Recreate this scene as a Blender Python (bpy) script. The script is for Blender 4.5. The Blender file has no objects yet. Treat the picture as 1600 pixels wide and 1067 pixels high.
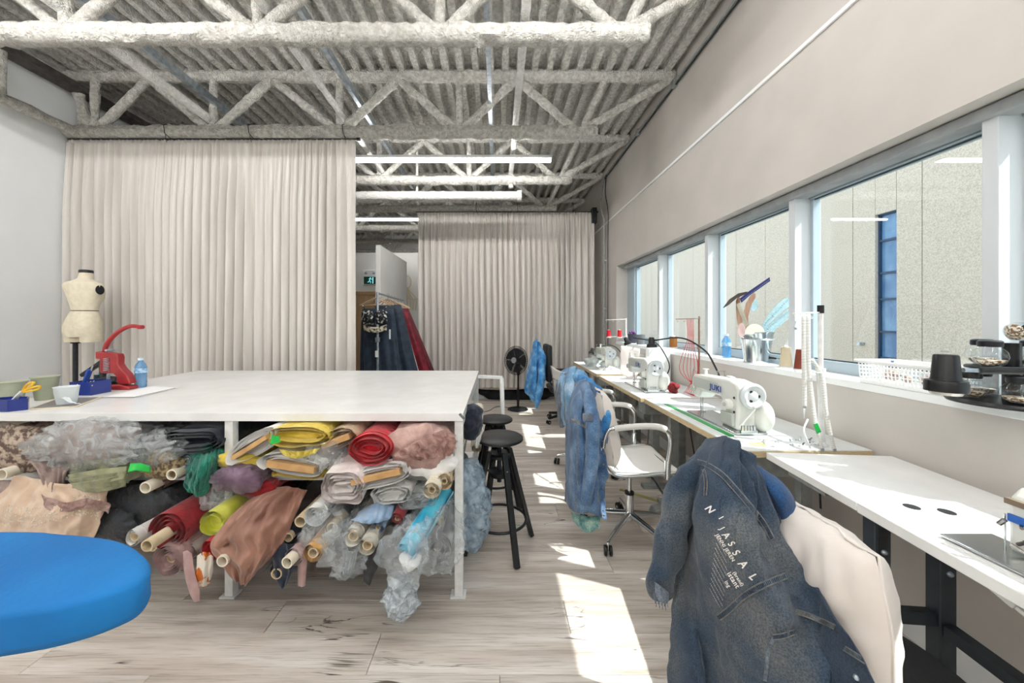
import bpy, math, random
from mathutils import Vector, Matrix, noise
random.seed(7)
PI = math.pi
S = bpy.context.scene
COL = S.collection

# ------------------------------------------------------------ camera, world, sun, exposure
cam_d = bpy.data.cameras.new('camera'); cam = bpy.data.objects.new('camera', cam_d); COL.objects.link(cam)
cam.location = (0, 0, 1.4); cam.rotation_euler = (PI/2, 0, 0)
cam_d.sensor_width = 36; cam_d.lens = 12.6; cam_d.shift_x = 0.0144; cam_d.shift_y = -0.0197
cam_d.clip_start = 0.02; cam_d.clip_end = 200
S.camera = cam
S.view_settings.view_transform = 'Standard'; S.view_settings.look = 'None'
S.view_settings.gamma = 1.0; S.view_settings.use_curve_mapping = False
S.view_settings.exposure = 0.27

W = bpy.data.worlds.new('sky'); S.world = W; W.use_nodes = True
_n = W.node_tree.nodes; _l = W.node_tree.links; _n.clear()
_tc = _n.new('ShaderNodeTexCoord'); _sp = _n.new('ShaderNodeSeparateXYZ'); _rp = _n.new('ShaderNodeValToRGB')
_bg = _n.new('ShaderNodeBackground'); _wo = _n.new('ShaderNodeOutputWorld')
_l.new(_tc.outputs['Generated'], _sp.inputs[0]); _l.new(_sp.outputs['Z'], _rp.inputs[0])
_rp.color_ramp.elements[0].color = (0.93, 0.95, 1, 1); _rp.color_ramp.elements[1].color = (0.62, 0.78, 1, 1)
_l.new(_rp.outputs[0], _bg.inputs[0]); _bg.inputs[1].default_value = 1.9
_l.new(_bg.outputs[0], _wo.inputs[0])

sun_d = bpy.data.lights.new('sun', 'SUN'); sun = bpy.data.objects.new('sun', sun_d); COL.objects.link(sun)
sun_d.energy = 8.5; sun_d.angle = math.radians(0.5); sun_d.color = (1.0, 0.97, 0.94)
sun.rotation_euler = Vector((-0.803, 0.31, -1.0)).to_track_quat('-Z', 'Y').to_euler()
TUBE_POWER = 58      # emission strength of the ceiling tube lights

# ------------------------------------------------------------ helpers
def rgb(h):
    h = h.lstrip('#'); c = [int(h[i:i+2], 16)/255 for i in (0, 2, 4)]
    return tuple(((x/12.92) if x <= 0.04045 else ((x+0.055)/1.055)**2.4) for x in c) + (1.0,)
def col4(c): return rgb(c) if isinstance(c, str) else (tuple(c) + (1.0,))[:4]
MATS = {}
def pm(name, col, col2=None, scale=20, rough=0.6, metal=0.0, bump=0.0, bscale=60, stretch=(1, 1, 1), trans=0.0, ior=1.45,
       alpha=1.0, coat=0.0, sheen=0.0, lo=0.35, hi=0.65, detail=4, emit=None, estr=0, bdist=0.01, spec=None, sss=0):
    if name in MATS: return MATS[name]
    m = bpy.data.materials.new(name); m.use_nodes = True
    N = m.node_tree.nodes; L = m.node_tree.links; b = N['Principled BSDF']
    b.inputs['Base Color'].default_value = col4(col); b.inputs['Roughness'].default_value = rough
    b.inputs['Metallic'].default_value = metal; b.inputs['Transmission Weight'].default_value = trans
    b.inputs['IOR'].default_value = ior; b.inputs['Alpha'].default_value = alpha
    b.inputs['Coat Weight'].default_value = coat; b.inputs['Sheen Weight'].default_value = sheen
    if spec is not None: b.inputs['Specular IOR Level'].default_value = spec
    if emit: b.inputs['Emission Color'].default_value = col4(emit); b.inputs['Emission Strength'].default_value = estr
    tc = N.new('ShaderNodeTexCoord'); mp = N.new('ShaderNodeMapping'); L.new(tc.outputs['Object'], mp.inputs[0])
    mp.inputs['Scale'].default_value = stretch
    oi = N.new('ShaderNodeObjectInfo'); L.new(oi.outputs['Random'], mp.inputs['Location'])
    if col2 is not None:
        nz = N.new('ShaderNodeTexNoise'); nz.inputs['Scale'].default_value = scale; nz.inputs['Detail'].default_value = detail
        L.new(mp.outputs[0], nz.inputs['Vector'])
        r = N.new('ShaderNodeValToRGB'); L.new(nz.outputs['Fac'], r.inputs[0])
        r.color_ramp.elements[0].position = lo; r.color_ramp.elements[1].position = hi
        r.color_ramp.elements[0].color = col4(col); r.color_ramp.elements[1].color = col4(col2)
        L.new(r.outputs[0], b.inputs['Base Color'])
    if bump > 0:
        n2 = N.new('ShaderNodeTexNoise'); n2.inputs['Scale'].default_value = bscale; n2.inputs['Detail'].default_value = 5
        L.new(mp.outputs[0], n2.inputs['Vector'])
        bp = N.new('ShaderNodeBump'); bp.inputs['Strength'].default_value = bump; bp.inputs['Distance'].default_value = bdist
        L.new(n2.outputs['Fac'], bp.inputs['Height']); L.new(bp.outputs[0], b.inputs['Normal'])
    MATS[name] = m; return m
def film(name, tint, opac=0.3, rough=0.12, scale=9, diff=None):
    """thin crinkled plastic film or tulle: part see-through, part glossy"""
    if name in MATS: return MATS[name]
    m = bpy.data.materials.new(name); m.use_nodes = True
    N = m.node_tree.nodes; L = m.node_tree.links; N.clear()
    out = N.new('ShaderNodeOutputMaterial'); tr = N.new('ShaderNodeBsdfTransparent'); pb = N.new('ShaderNodeBsdfPrincipled')
    mx = N.new('ShaderNodeMixShader'); tc = N.new('ShaderNodeTexCoord'); nz = N.new('ShaderNodeTexNoise')
    nz.inputs['Scale'].default_value = scale; nz.inputs['Detail'].default_value = 6; nz.inputs['Distortion'].default_value = 1.2
    L.new(tc.outputs['Object'], nz.inputs['Vector'])
    r = N.new('ShaderNodeMapRange'); L.new(nz.outputs['Fac'], r.inputs[0]); r.inputs[1].default_value = 0.35; r.inputs[2].default_value = 0.7
    r.inputs[3].default_value = opac*0.45; r.inputs[4].default_value = min(1, opac*1.7)
    L.new(r.outputs[0], mx.inputs[0]); L.new(tr.outputs[0], mx.inputs[1]); L.new(pb.outputs[0], mx.inputs[2]); L.new(mx.outputs[0], out.inputs[0])
    pb.inputs['Base Color'].default_value = col4(diff or tint); pb.inputs['Roughness'].default_value = rough
    pb.inputs['Specular IOR Level'].default_value = 0.9
    tr.inputs[0].default_value = col4(tint)
    bp = N.new('ShaderNodeBump'); bp.inputs['Strength'].default_value = 0.9; bp.inputs['Distance'].default_value = 0.02
    L.new(nz.outputs['Fac'], bp.inputs['Height']); L.new(bp.outputs[0], pb.inputs['Normal'])
    MATS[name] = m; return m
def glass(name, tint=(0.93, 0.97, 0.96), refl=1.0):
    if name in MATS: return MATS[name]
    m = bpy.data.materials.new(name); m.use_nodes = True
    N = m.node_tree.nodes; L = m.node_tree.links; N.clear()
    out = N.new('ShaderNodeOutputMaterial'); tr = N.new('ShaderNodeBsdfTransparent'); gl = N.new('ShaderNodeBsdfGlossy')
    mx = N.new('ShaderNodeMixShader'); lw = N.new('ShaderNodeLayerWeight'); pw = N.new('ShaderNodeMath'); pw.operation = 'POWER'; pw.inputs[1].default_value = 5
    L.new(lw.outputs['Facing'], pw.inputs[0]); fr = N.new('ShaderNodeMath'); fr.operation = 'MULTIPLY_ADD'; fr.inputs[1].default_value = 0.9; fr.inputs[2].default_value = 0.05
    L.new(pw.outputs[0], fr.inputs[0])
    tr.inputs[0].default_value = tint + (1,); gl.inputs['Roughness'].default_value = 0.01
    mu = N.new('ShaderNodeMath'); mu.operation = 'MULTIPLY'; mu.inputs[1].default_value = refl
    L.new(fr.outputs[0], mu.inputs[0]); L.new(mu.outputs[0], mx.inputs[0]); L.new(tr.outputs[0], mx.inputs[1]); L.new(gl.outputs[0], mx.inputs[2]); L.new(mx.outputs[0], out.inputs[0])
    MATS[name] = m; return m

def P(px, py, Y):
    """point at distance Y along the room, read off the photograph"""
    return Vector(((px-777)*Y/560, Y, 1.4-(py-502)*Y/560))
def wloc(o):
    v = Vector((0, 0, 0))
    while o is not None: v += o.location; o = o.parent
    return v
def tag(o, label=None, cat=None, group=None, kind=None):
    if label: o['label'] = label
    if cat: o['category'] = cat
    if group: o['group'] = group
    if kind: o['kind'] = kind
    return o
def thing(name, label, cat, loc=(0, 0, 0), group=None, kind=None):
    o = bpy.data.objects.new(name, None); o.empty_display_size = 0.05; COL.objects.link(o); o.location = loc
    return tag(o, label, cat, group, kind)
def copy_tree(o, parent=None):
    c = o.copy(); COL.objects.link(c); c.parent = parent
    for ch in [x for x in COL.objects if x.parent == o]: copy_tree(ch, c)
    return c
def cr(p0, p1, p2, p3, t):
    return 0.5*((2*p1) + (-p0+p2)*t + (2*p0-5*p1+4*p2-p3)*t*t + (-p0+3*p1-3*p2+p3)*t**3)
def spline(pts, n=8):
    pts = [Vector(p) for p in pts]; q = [2*pts[0]-pts[1]] + pts + [2*pts[-1]-pts[-2]]; out = []
    for i in range(len(pts)-1):
        for k in range(n): out.append(cr(q[i], q[i+1], q[i+2], q[i+3], k/n))
    out.append(pts[-1]); return out

class MB:
    def __init__(s): s.v = []; s.f = []
    def add(s, vs, fs):
        k = len(s.v); s.v += [Vector(v) for v in vs]; s.f += [tuple(i+k for i in f) for f in fs]; return s
    def box(s, x0, x1, y0, y1, z0, z1, M=None):
        vs = [Vector((x, y, z)) for z in (z0, z1) for (x, y) in ((x0, y0), (x1, y0), (x1, y1), (x0, y1))]
        if M: vs = [M @ v for v in vs]
        return s.add(vs, [(3, 2, 1, 0), (4, 5, 6, 7), (0, 1, 5, 4), (1, 2, 6, 5), (2, 3, 7, 6), (3, 0, 4, 7)])
    def bar(s, a, b, w, h, up=(0, 0, 1)):
        a = Vector(a); b = Vector(b); d = (b-a).normalized(); up = Vector(up)
        if abs(d.dot(up)) > 0.98: up = Vector((0, 1, 0)) if abs(d.y) < 0.9 else Vector((1, 0, 0))
        r = d.cross(up).normalized(); u = r.cross(d).normalized(); vs = []
        for p in (a, b): vs += [p-r*w/2-u*h/2, p+r*w/2-u*h/2, p+r*w/2+u*h/2, p-r*w/2+u*h/2]
        return s.add(vs, [(0, 1, 2, 3), (7, 6, 5, 4), (0, 4, 5, 1), (1, 5, 6, 2), (2, 6, 7, 3), (3, 7, 4, 0)])
    def tube(s, pts, r, n=10, caps=True, closed=False, flat=None, wob=0, wsc=4, seed=0):
        pts = [Vector(p) for p in pts]; m = len(pts); rs = r if isinstance(r, (list, tuple)) else [r]*m
        k0 = len(s.v); t0 = (pts[1]-pts[0]).normalized()
        up = Vector((0, 0, 1)) if abs(t0.z) < 0.9 else Vector((1, 0, 0)); nrm = (up - t0*up.dot(t0)).normalized()
        for i in range(m):
            if closed: t = (pts[(i+1) % m]-pts[i-1]).normalized()
            else: t = (pts[min(i+1, m-1)]-pts[max(i-1, 0)]).normalized()
            nrm = (nrm - t*nrm.dot(t)).normalized(); bn = t.cross(nrm)
            for j in range(n):
                a = 2*PI*j/n; rr = rs[i]; d = nrm*math.cos(a) + bn*math.sin(a)*(flat or 1)
                if wob: rr *= 1+wob*noise.noise((pts[i]+d*rr)*wsc+Vector((seed, seed*3, 0)))
                s.v.append(pts[i]+d*rr)
        for i in range(m if closed else m-1):
            for j in range(n):
                a = k0+i*n+j; b = k0+i*n+(j+1) % n; c = k0+((i+1) % m)*n+(j+1) % n; d = k0+((i+1) % m)*n+j
                s.f.append((a, b, c, d))
        if caps and not closed:
            s.f.append(tuple(k0+j for j in range(n))[::-1]); s.f.append(tuple(k0+(m-1)*n+j for j in range(n)))
        return s
    def cyl(s, a, b, r, r2=None, n=16, caps=True): return s.tube([a, b], [r, r if r2 is None else r2], n, caps)
    def lathe(s, prof, c=(0, 0, 0), n=24, axis=None, M=None):
        """prof: (radius, height) pairs"""
        k0 = len(s.v); c = Vector(c); Q = (Vector(axis).to_track_quat('Z', 'Y').to_matrix() if axis else Matrix.Identity(3))
        for (r, z) in prof:
            for j in range(n):
                a = 2*PI*j/n; v = Q @ Vector((r*math.cos(a), r*math.sin(a), z)) + c
                s.v.append(M @ v if M else v)
        for i in range(len(prof)-1):
            for j in range(n): s.f.append((k0+i*n+j, k0+i*n+(j+1) % n, k0+(i+1)*n+(j+1) % n, k0+(i+1)*n+j))
        if prof[0][0] > 1e-4: s.f.append(tuple(k0+j for j in range(n))[::-1])
        if prof[-1][0] > 1e-4: s.f.append(tuple(k0+(len(prof)-1)*n+j for j in range(n)))
        return s
    def grid(s, fn, nu, nv, cu=False, cv=False):
        k0 = len(s.v)
        for i in range(nu):
            for j in range(nv):
                s.v.append(Vector(fn(i/(nu if cu else nu-1), j/(nv if cv else nv-1))))
        for i in range(nu if cu else nu-1):
            for j in range(nv if cv else nv-1):
                a = k0+i*nv+j; b = k0+i*nv+(j+1) % nv; c = k0+((i+1) % nu)*nv+(j+1) % nv; d = k0+((i+1) % nu)*nv+j
                s.f.append((a, d, c, b))
        return s
    def prism(s, pts, d, M=None):
        """outline in x-y, thickness d along z"""
        n = len(pts); vs = [Vector((x, y, 0)) for x, y in pts] + [Vector((x, y, d)) for x, y in pts]
        if M: vs = [M @ v for v in vs]
        return s.add(vs, [tuple(range(n))[::-1], tuple(range(n, 2*n))] + [(i, (i+1) % n, n+(i+1) % n, n+i) for i in range(n)])
    def sph(s, c, r, n=12, m=8, sc=(1, 1, 1), M=None):
        c = Vector(c); pr = [(max(1e-5, math.sin(PI*i/m)), -math.cos(PI*i/m)) for i in range(m+1)]; k0 = len(s.v)
        s.lathe([(a*r, z*r) for a, z in pr], n=n)
        for i in range(k0, len(s.v)):
            v = s.v[i]; v = Vector((v.x*sc[0], v.y*sc[1], v.z*sc[2]))
            s.v[i] = (M @ v if M else v) + c
        return s
    def build(s, name, mat, parent=None, smooth=True, label=None, cat=None, group=None, kind=None, bevel=0, subs=0, solid=0, ang=40, origin=None):
        me = bpy.data.meshes.new(name)
        if parent is not None: off = wloc(parent)
        elif origin is not None: off = Vector(origin)
        else:
            xs = [v.x for v in s.v]; ys = [v.y for v in s.v]; zs = [v.z for v in s.v]
            off = Vector(((min(xs)+max(xs))/2, (min(ys)+max(ys))/2, min(zs)))
        me.from_pydata([v-off for v in s.v], [], s.f); me.validate()
        if smooth:
            me.polygons.foreach_set('use_smooth', [True]*len(me.polygons))
            if ang < 180: me.set_sharp_from_angle(angle=math.radians(ang))
        o = bpy.data.objects.new(name, me); COL.objects.link(o)
        if parent is not None: o.parent = parent
        else: o.location = off
        if mat is not None: me.materials.append(mat)
        if bevel:
            md = o.modifiers.new('b', 'BEVEL'); md.width = bevel; md.segments = 2; md.limit_method = 'ANGLE'; md.angle_limit = math.radians(40)
        if solid:
            md = o.modifiers.new('s', 'SOLIDIFY'); md.thickness = solid; md.offset = 0
        if subs:
            md = o.modifiers.new('u', 'SUBSURF'); md.levels = subs; md.render_levels = subs
        return tag(o, label, cat, group, kind)
def text_mesh(txt, size=1.0, shear=0, space=1.0, off=0.0):
    cu = bpy.data.curves.new('t', 'FONT'); cu.body = txt; cu.size = size; cu.shear = shear; cu.space_character = space; cu.resolution_u = 3; cu.offset = off
    o = bpy.data.objects.new('t', cu); COL.objects.link(o)
    bpy.context.view_layer.update()
    me = bpy.data.meshes.new_from_object(o.evaluated_get(bpy.context.evaluated_depsgraph_get()))
    vs = [v.co.copy() for v in me.vertices]; fs = [tuple(p.vertices) for p in me.polygons]
    bpy.data.objects.remove(o); bpy.data.curves.remove(cu); bpy.data.meshes.remove(me)
    return vs, fs

# ------------------------------------------------------------ materials of the shell
def brick_like(): pass
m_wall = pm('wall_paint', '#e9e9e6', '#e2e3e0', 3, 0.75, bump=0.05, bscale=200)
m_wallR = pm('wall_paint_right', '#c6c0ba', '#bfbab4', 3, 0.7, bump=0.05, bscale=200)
m_white = pm('white_trim', '#eef0f0', rough=0.45)
m_frame = pm('window_aluminium', '#aebcc4', rough=0.4, metal=0.3)
m_spray = pm('sprayed_fireproofing', '#b3b0a8', '#e3e1db', 28, 0.95, bump=1.0, bscale=70, bdist=0.03, lo=0.3, hi=0.7, detail=6)
m_sprayw = pm('sprayed_pipe_white', '#d9d8d4', '#f4f3f0', 28, 0.95, bump=1.0, bscale=75, bdist=0.025, lo=0.3, hi=0.7, detail=6)
m_dark = pm('dark_subfloor', '#4a443e', rough=0.9)
m_black = pm('black_powder_coat', '#15171a', '#1f2225', 40, 0.4)
m_blackpl = pm('black_plastic', '#101114', rough=0.35)
m_galv = pm('galvanised_steel', '#9aa6b0', '#c3ccd3', 25, 0.35, metal=0.8)
m_wtable = pm('white_laminate', '#f0f0ee', '#e6e6e4', 6, 0.3, coat=0.2)
m_wmetal = pm('white_steel', '#e9eae8', '#dcdddb', 30, 0.4)

def plank_mat():
    m = bpy.data.materials.new('whitewashed_plank'); m.use_nodes = True
    N = m.node_tree.nodes; L = m.node_tree.links; b = N['Principled BSDF']
    tc = N.new('ShaderNodeTexCoord'); oi = N.new('ShaderNodeObjectInfo'); mu = N.new('ShaderNodeVectorMath'); mu.operation = 'MULTIPLY_ADD'
    cb = N.new('ShaderNodeCombineXYZ')
    for i in range(3): L.new(oi.outputs['Random'], cb.inputs[i])
    L.new(cb.outputs[0], mu.inputs[0]); mu.inputs[1].default_value = (37, 53, 19); L.new(tc.outputs['Object'], mu.inputs[2])
    def nz(scale, st, det=6, dist=0.0):
        mp = N.new('ShaderNodeMapping'); mp.inputs['Scale'].default_value = st; L.new(mu.outputs[0], mp.inputs[0])
        n = N.new('ShaderNodeTexNoise'); n.inputs['Scale'].default_value = scale; n.inputs['Detail'].default_value = det; n.inputs['Distortion'].default_value = dist
        L.new(mp.outputs[0], n.inputs['Vector']); return n
    def ramp(src, stops):
        r = N.new('ShaderNodeValToRGB'); L.new(src, r.inputs[0])
        while len(r.color_ramp.elements) < len(stops): r.color_ramp.elements.new(0.5)
        for e, (p, c) in zip(r.color_ramp.elements, stops): e.position = p; e.color = col4(c)
        return r
    base = ramp(nz(3, (0.5, 5, 1)).outputs['Fac'], [(0.3, '#b0a498'), (0.45, '#c9bfb4'), (0.6, '#d9d1c8'), (0.75, '#e8e3dd')])
    grain = ramp(nz(22, (0.25, 7, 1), 8, 0.6).outputs['Fac'], [(0.3, '#8f857c'), (0.5, '#ffffff')])
    crack = ramp(nz(1.5, (0.6, 6, 1), 5, 1.2).outputs['Fac'], [(0.485, '#ffffff'), (0.498, '#5a5048'), (0.502, '#5a5048'), (0.512, '#ffffff')])
    msk = ramp(nz(2.4, (1, 2.5, 1), 2).outputs['Fac'], [(0.56, '#000000'), (0.66, '#ffffff')])
    def mix(a, bb, f, t='MULTIPLY'):
        x = N.new('ShaderNodeMix'); x.data_type = 'RGBA'; x.blend_type = t
        if isinstance(f, float): x.inputs['Factor'].default_value = f
        else: L.new(f, x.inputs['Factor'])
        L.new(a, x.inputs[6]); L.new(bb, x.inputs[7]); return x.outputs[2]
    c1 = mix(base.outputs[0], grain.outputs[0], 0.45)
    c2 = mix(c1, crack.outputs[0], msk.outputs[0])
    hs = N.new('ShaderNodeHueSaturation'); mr = N.new('ShaderNodeMapRange'); L.new(oi.outputs['Random'], mr.inputs[0]); mr.inputs[3].default_value = 0.88; mr.inputs[4].default_value = 1.1
    L.new(mr.outputs[0], hs.inputs['Value']); L.new(c2, hs.inputs['Color']); L.new(hs.outputs[0], b.inputs['Base Color'])
    b.inputs['Roughness'].default_value = 0.42
    bp = N.new('ShaderNodeBump'); bp.inputs['Strength'].default_value = 0.12; L.new(grain.outputs[0], bp.inputs['Height']); L.new(bp.outputs[0], b.inputs['Normal'])
    return m
m_plank = plank_mat()

# ------------------------------------------------------------ room shell
XL, XR, YB, YF, ZC, XG = -4.45, 1.83, -3.0, 10.6, 4.0, 2.05
floor = MB().box(XL, XR, YB, YF, -0.12, -0.011).build('floor', m_dark, smooth=False, kind='structure')
PW, PLN = 0.19, 1.38
pk = {}
def plank(x0, x1, y):
    L_ = round(x1-x0, 3)
    if L_ not in pk:
        b = MB(); e = 0.0014; g = 0.0009; hx = L_/2-g; hy = PW/2-g
        vs = [(-hx, -hy, -0.009), (hx, -hy, -0.009), (hx, hy, -0.009), (-hx, hy, -0.009), (-hx, -hy, -e), (hx, -hy, -e), (hx, hy, -e), (-hx, hy, -e),
              (-hx+e, -hy+e, 0), (hx-e, -hy+e, 0), (hx-e, hy-e, 0), (-hx+e, hy-e, 0)]
        b.add(vs, [(8, 9, 10, 11)] + [(i, (i+1) % 4, 4+(i+1) % 4, 4+i) for i in range(4)] + [(4+i, 4+(i+1) % 4, 8+(i+1) % 4, 8+i) for i in range(4)])
        me = bpy.data.meshes.new('plank'); me.from_pydata(b.v, [], b.f); me.materials.append(m_plank); pk[L_] = me
    o = bpy.data.objects.new('plank', pk[L_]); COL.objects.link(o); o.parent = floor
    o.location = Vector(((x0+x1)/2, y+PW/2, 0)) - floor.location
Y0P = 0.85; row = 0
y = Y0P
while y < 7.0:
    off = (row*0.53) % PLN; x = XL-off
    while x < XR-0.01:
        a = max(x, XL+0.002); b_ = min(x+PLN, XR-0.002)
        if b_-a > 0.05: plank(a, b_, y)
        x += PLN
    y += PW; row += 1
YEND = y
MB().box(XL+.002, XR-.002, YB+.01, Y0P-0.001, -0.0109, 0).build('plank_field', m_plank, floor, smooth=False, kind='stuff')
MB().box(XL+.002, XR-.002, YEND+0.001, YF-.01, -0.0109, 0).build('plank_field', m_plank, floor, smooth=False, kind='stuff')

# walls: the right one leaves window_1 (a long ribbon) and window_2 (far, beyond the second curtain) open
SILL, HEAD = 1.085, 2.247
W1a, W1b, W2a, W2b = -2.2, 5.51, 6.95, 8.6
b = MB().box(XR, XR+.3, YB, YF, -0.12, SILL).box(XR, XR+.3, YB, YF, HEAD, ZC+.1)
for a, c in ((YB, W1a), (W1b, W2a), (W2b, YF)): b.box(XR, XR+.3, a, c, SILL, HEAD)
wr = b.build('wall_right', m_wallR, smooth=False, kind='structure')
MB().box(XL-.2, XL, YB, YF, -0.12, ZC+.1).build('wall_left', pm('wall_paint_left', '#f3f6f7', '#eff2f4', 2, .7), smooth=False, kind='structure')
MB().box(XL-.2, XR+.3, YF, YF+.2, -0.12, ZC+.1).build('wall_back', m_wall, smooth=False, kind='structure')
MB().box(XL-.2, XR+.3, YB-.2, YB, -0.12, ZC+.1).build('wall_front', m_wall, smooth=False, kind='structure')
MB().box(XR-.012, XR-.0005, YB, YF, 0.0, 0.11).build('baseboard_right', m_white, smooth=False, kind='structure', bevel=.003)
MB().box(XL+.0005, XL+.014, YB, YF, 0.0, 0.11).build('baseboard_left', m_white, smooth=False, kind='structure', bevel=.003)
MB().box(XR-.016, XR-.0005, YB, W2b, 3.025, 3.05).build('trim_1', m_white, smooth=False, kind='structure', bevel=.003)

# ceiling: corrugated deck with sprayed ribs
b = MB(); pitch = 0.15; prof = [(0, 0), (0.06, 0), (0.072, 0.075), (0.138, 0.075)]; xs = []
k = 0
while XL+k*pitch < XR+.1:
    for (dx, dz) in prof: xs.append((XL+k*pitch+dx, dz))
    k += 1
xs = [(min(x, XR+.01), z) for x, z in xs]
def yl():
    out = []; y = YB
    while y < YF: out.append(y); y += 0.07 if 1.8 < y < 7 else 0.3
    return out + [YF]
ys = yl(); nx = len(xs)
for yy in ys:
    for (x, z) in xs:
        n_ = noise.noise(Vector((x*9, yy*9, 1)))*0.009 + noise.noise(Vector((x*26, yy*26, 4)))*0.006
        b.v.append(Vector((x+n_, yy, ZC-.06+z+n_*1.1)))
for i in range(len(ys)-1):
    for j in range(nx-1): b.f.append((i*nx+j, (i+1)*nx+j, (i+1)*nx+j+1, i*nx+j+1))
b.build('ceiling', m_spray, kind='structure', ang=60)
MB().box(XL-.2, XR+.3, YB-.2, YF+.2, ZC+.1, ZC+.3).build('ceiling_slab', m_dark, bpy.data.objects['ceiling'], smooth=False)

# ------------------------------------------------------------ joists
ZCH = 3.35
def noisy_tube(b, p, q, r, n=11, wob=.28, step=0.05, seed=0):
    p = Vector(p); q = Vector(q); m = max(3, int((q-p).length/step)); pts = []; rs = []
    for i in range(m+1):
        t = i/m; c = p.lerp(q, t); pts.append(c); rs.append(r*(1+wob*.5*noise.noise(c*5+Vector((seed, 0, 0)))))
    b.tube(pts, rs, n, True, wob=wob, wsc=26, seed=seed)
def joist(Y, label, near):
    t = thing('ceiling_joist', label, 'joist', (0, Y, 0), 'sprayed open web joists under the deck')
    zb = ZCH; zt = 3.93
    b = MB(); rr = 0.062
    noisy_tube(b, (XL+.02, Y, zb), (1.0, Y, zb), rr, seed=Y, step=.04 if near else .15)
    for v in b.v:       # flange of the double angle widens the chord
        v.y = Y+(v.y-Y)*1.25
    b.build('bottom_chord', m_spray, t)
    b = MB(); noisy_tube(b, (XL+.02, Y, zt), (XR-.01, Y, zt), 0.06, seed=Y+5, step=.05 if near else .15); b.build('top_chord', m_spray, t)
    nodes = [0.84, -0.39, -1.63, -2.93, -4.15]; tops = [XR-.03, 0.2, -1.02, -2.33, -3.6, XL+.06]
    for i, nb in enumerate(nodes):
        r_, l_ = tops[i], tops[i+1]
        for tx in (r_, l_, (nb+.28 if i == 0 else nb)):
            b = MB(); noisy_tube(b, (tx, Y, zt-.03), (nb + (0.03 if tx > nb else -.03 if tx < nb else 0), Y, zb+.02), 0.042 if tx in (r_, l_) else .036, seed=Y+i+tx, step=.05 if near else .12)
            b.build('web_member', m_spray, t)
    if near:
        b = MB(); noisy_tube(b, (0.9, Y, zb), (1.02, Y, zb+.02), .062, seed=2); b.build('chord_end', m_spray, t)
    return t
jl = ['thick sprayed joist nearest the camera crossing the top of the picture', 'sprayed joist directly above the rod of the big left curtain',
      'sprayed joist between the first hanging tube light and the thick white pipe', 'sprayed joist above the far curtain rod',
      'far sprayed joist just beyond the second curtain', 'sixth sprayed joist over the hidden back area', 'sprayed joist above the pale partition wall', 'farthest sprayed joist near the back wall']
for i in range(7): joist(2.44+1.26*i, jl[i], i < 4)
# girder along the left wall
t = thing('wall_girder', 'dark edged sprayed girder running along the left wall', 'girder', (XL+.2, 3, ZCH))
b = MB(); noisy_tube(b, (XL+.16, 0.6, ZCH-.02), (XL+.16, 7.5, ZCH-.02), .045, step=.07); b.build('bottom_chord', m_spray, t)
MB().box(XL+.08, XL+.24, 0.6, 7.5, 3.74, 3.8).build('top_flange', pm('dark_steel', '#3d3a38', '#57524d', 20, .7), t)
for yy in (1.25, 1.9, 2.44, 3.1, 3.7, 4.3, 4.96, 5.6):
    b = MB(); noisy_tube(b, (XL+.16, yy, 3.74), (XL+.16, yy+(.0 if int(yy*10) % 2 else .25), ZCH), .032, step=.08); b.build('web_member', m_spray, t)

# sprayed sprinkler pipes
t = thing('sprinkler_pipe', 'white sprayed pipe running front to back through the joists', 'pipe', (0.2, 3, 3.5))
b = MB(); noisy_tube(b, (0.19, 0.4, 3.5), (0.19, 4.94, 3.45), .032, wob=.15); b.build('main_run', m_sprayw, t)
b = MB(); noisy_tube(b, (0.19, 4.96, 3.46), (0.19, 4.96, 3.25), .035, wob=.15); b.build('drop', m_sprayw, t)
t = thing('branch_pipe', 'thick white sprayed pipe hung below the third joist', 'pipe', (-1, 4.96, 3.17))
b = MB(); noisy_tube(b, (-2.6, 5.05, 3.17), (0.3, 5.05, 3.17), .06, wob=.12); b.build('pipe_run', m_sprayw, t)
MB().cyl((0.28, 5.05, 3.17), (0.34, 5.05, 3.17), .075, n=14).build('end_cap', m_sprayw, t)
for x in (-1.13, -2.3):
    b = MB(); noisy_tube(b, (x, 5.05, 3.22), (x, 5.05, 3.92), .018, wob=.15); b.build('hanger_rod', m_sprayw, t)
for x0, x1, yy, lab, mt, r in ((-2.93, -2.97, 4.9, 'thick white sprayed pipe running back over the left curtain', m_sprayw, .042), (-1.58, -1.58, 6.1, 'thinner white sprayed pipe running back past the end of the left curtain', m_sprayw, .03)):
    b = MB(); noisy_tube(b, (x0, 1.2, 3.55), (x1, yy, 3.44), r, wob=.14); b.build('ceiling_conduit', mt, label=lab, cat='conduit')
for x, y0, y1, lab in ((-0.075, 0.8, 7.4, 'thin bluish steel channel above the joists in the middle of the ceiling'), (-1.42, 0.8, 6.0, 'thin bluish steel channel left of the ceiling middle'), (-2.9, .8, 6, 'thin bluish steel channel above the left curtain')):
    MB().box(x-.02, x+.02, y0, y1, 3.62, 3.66).box(x-.02, x-.014, y0, y1, 3.66, 3.69).box(x+.014, x+.02, y0, y1, 3.66, 3.69).build('steel_channel', m_galv, smooth=False, label=lab, cat='channel')

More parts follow.
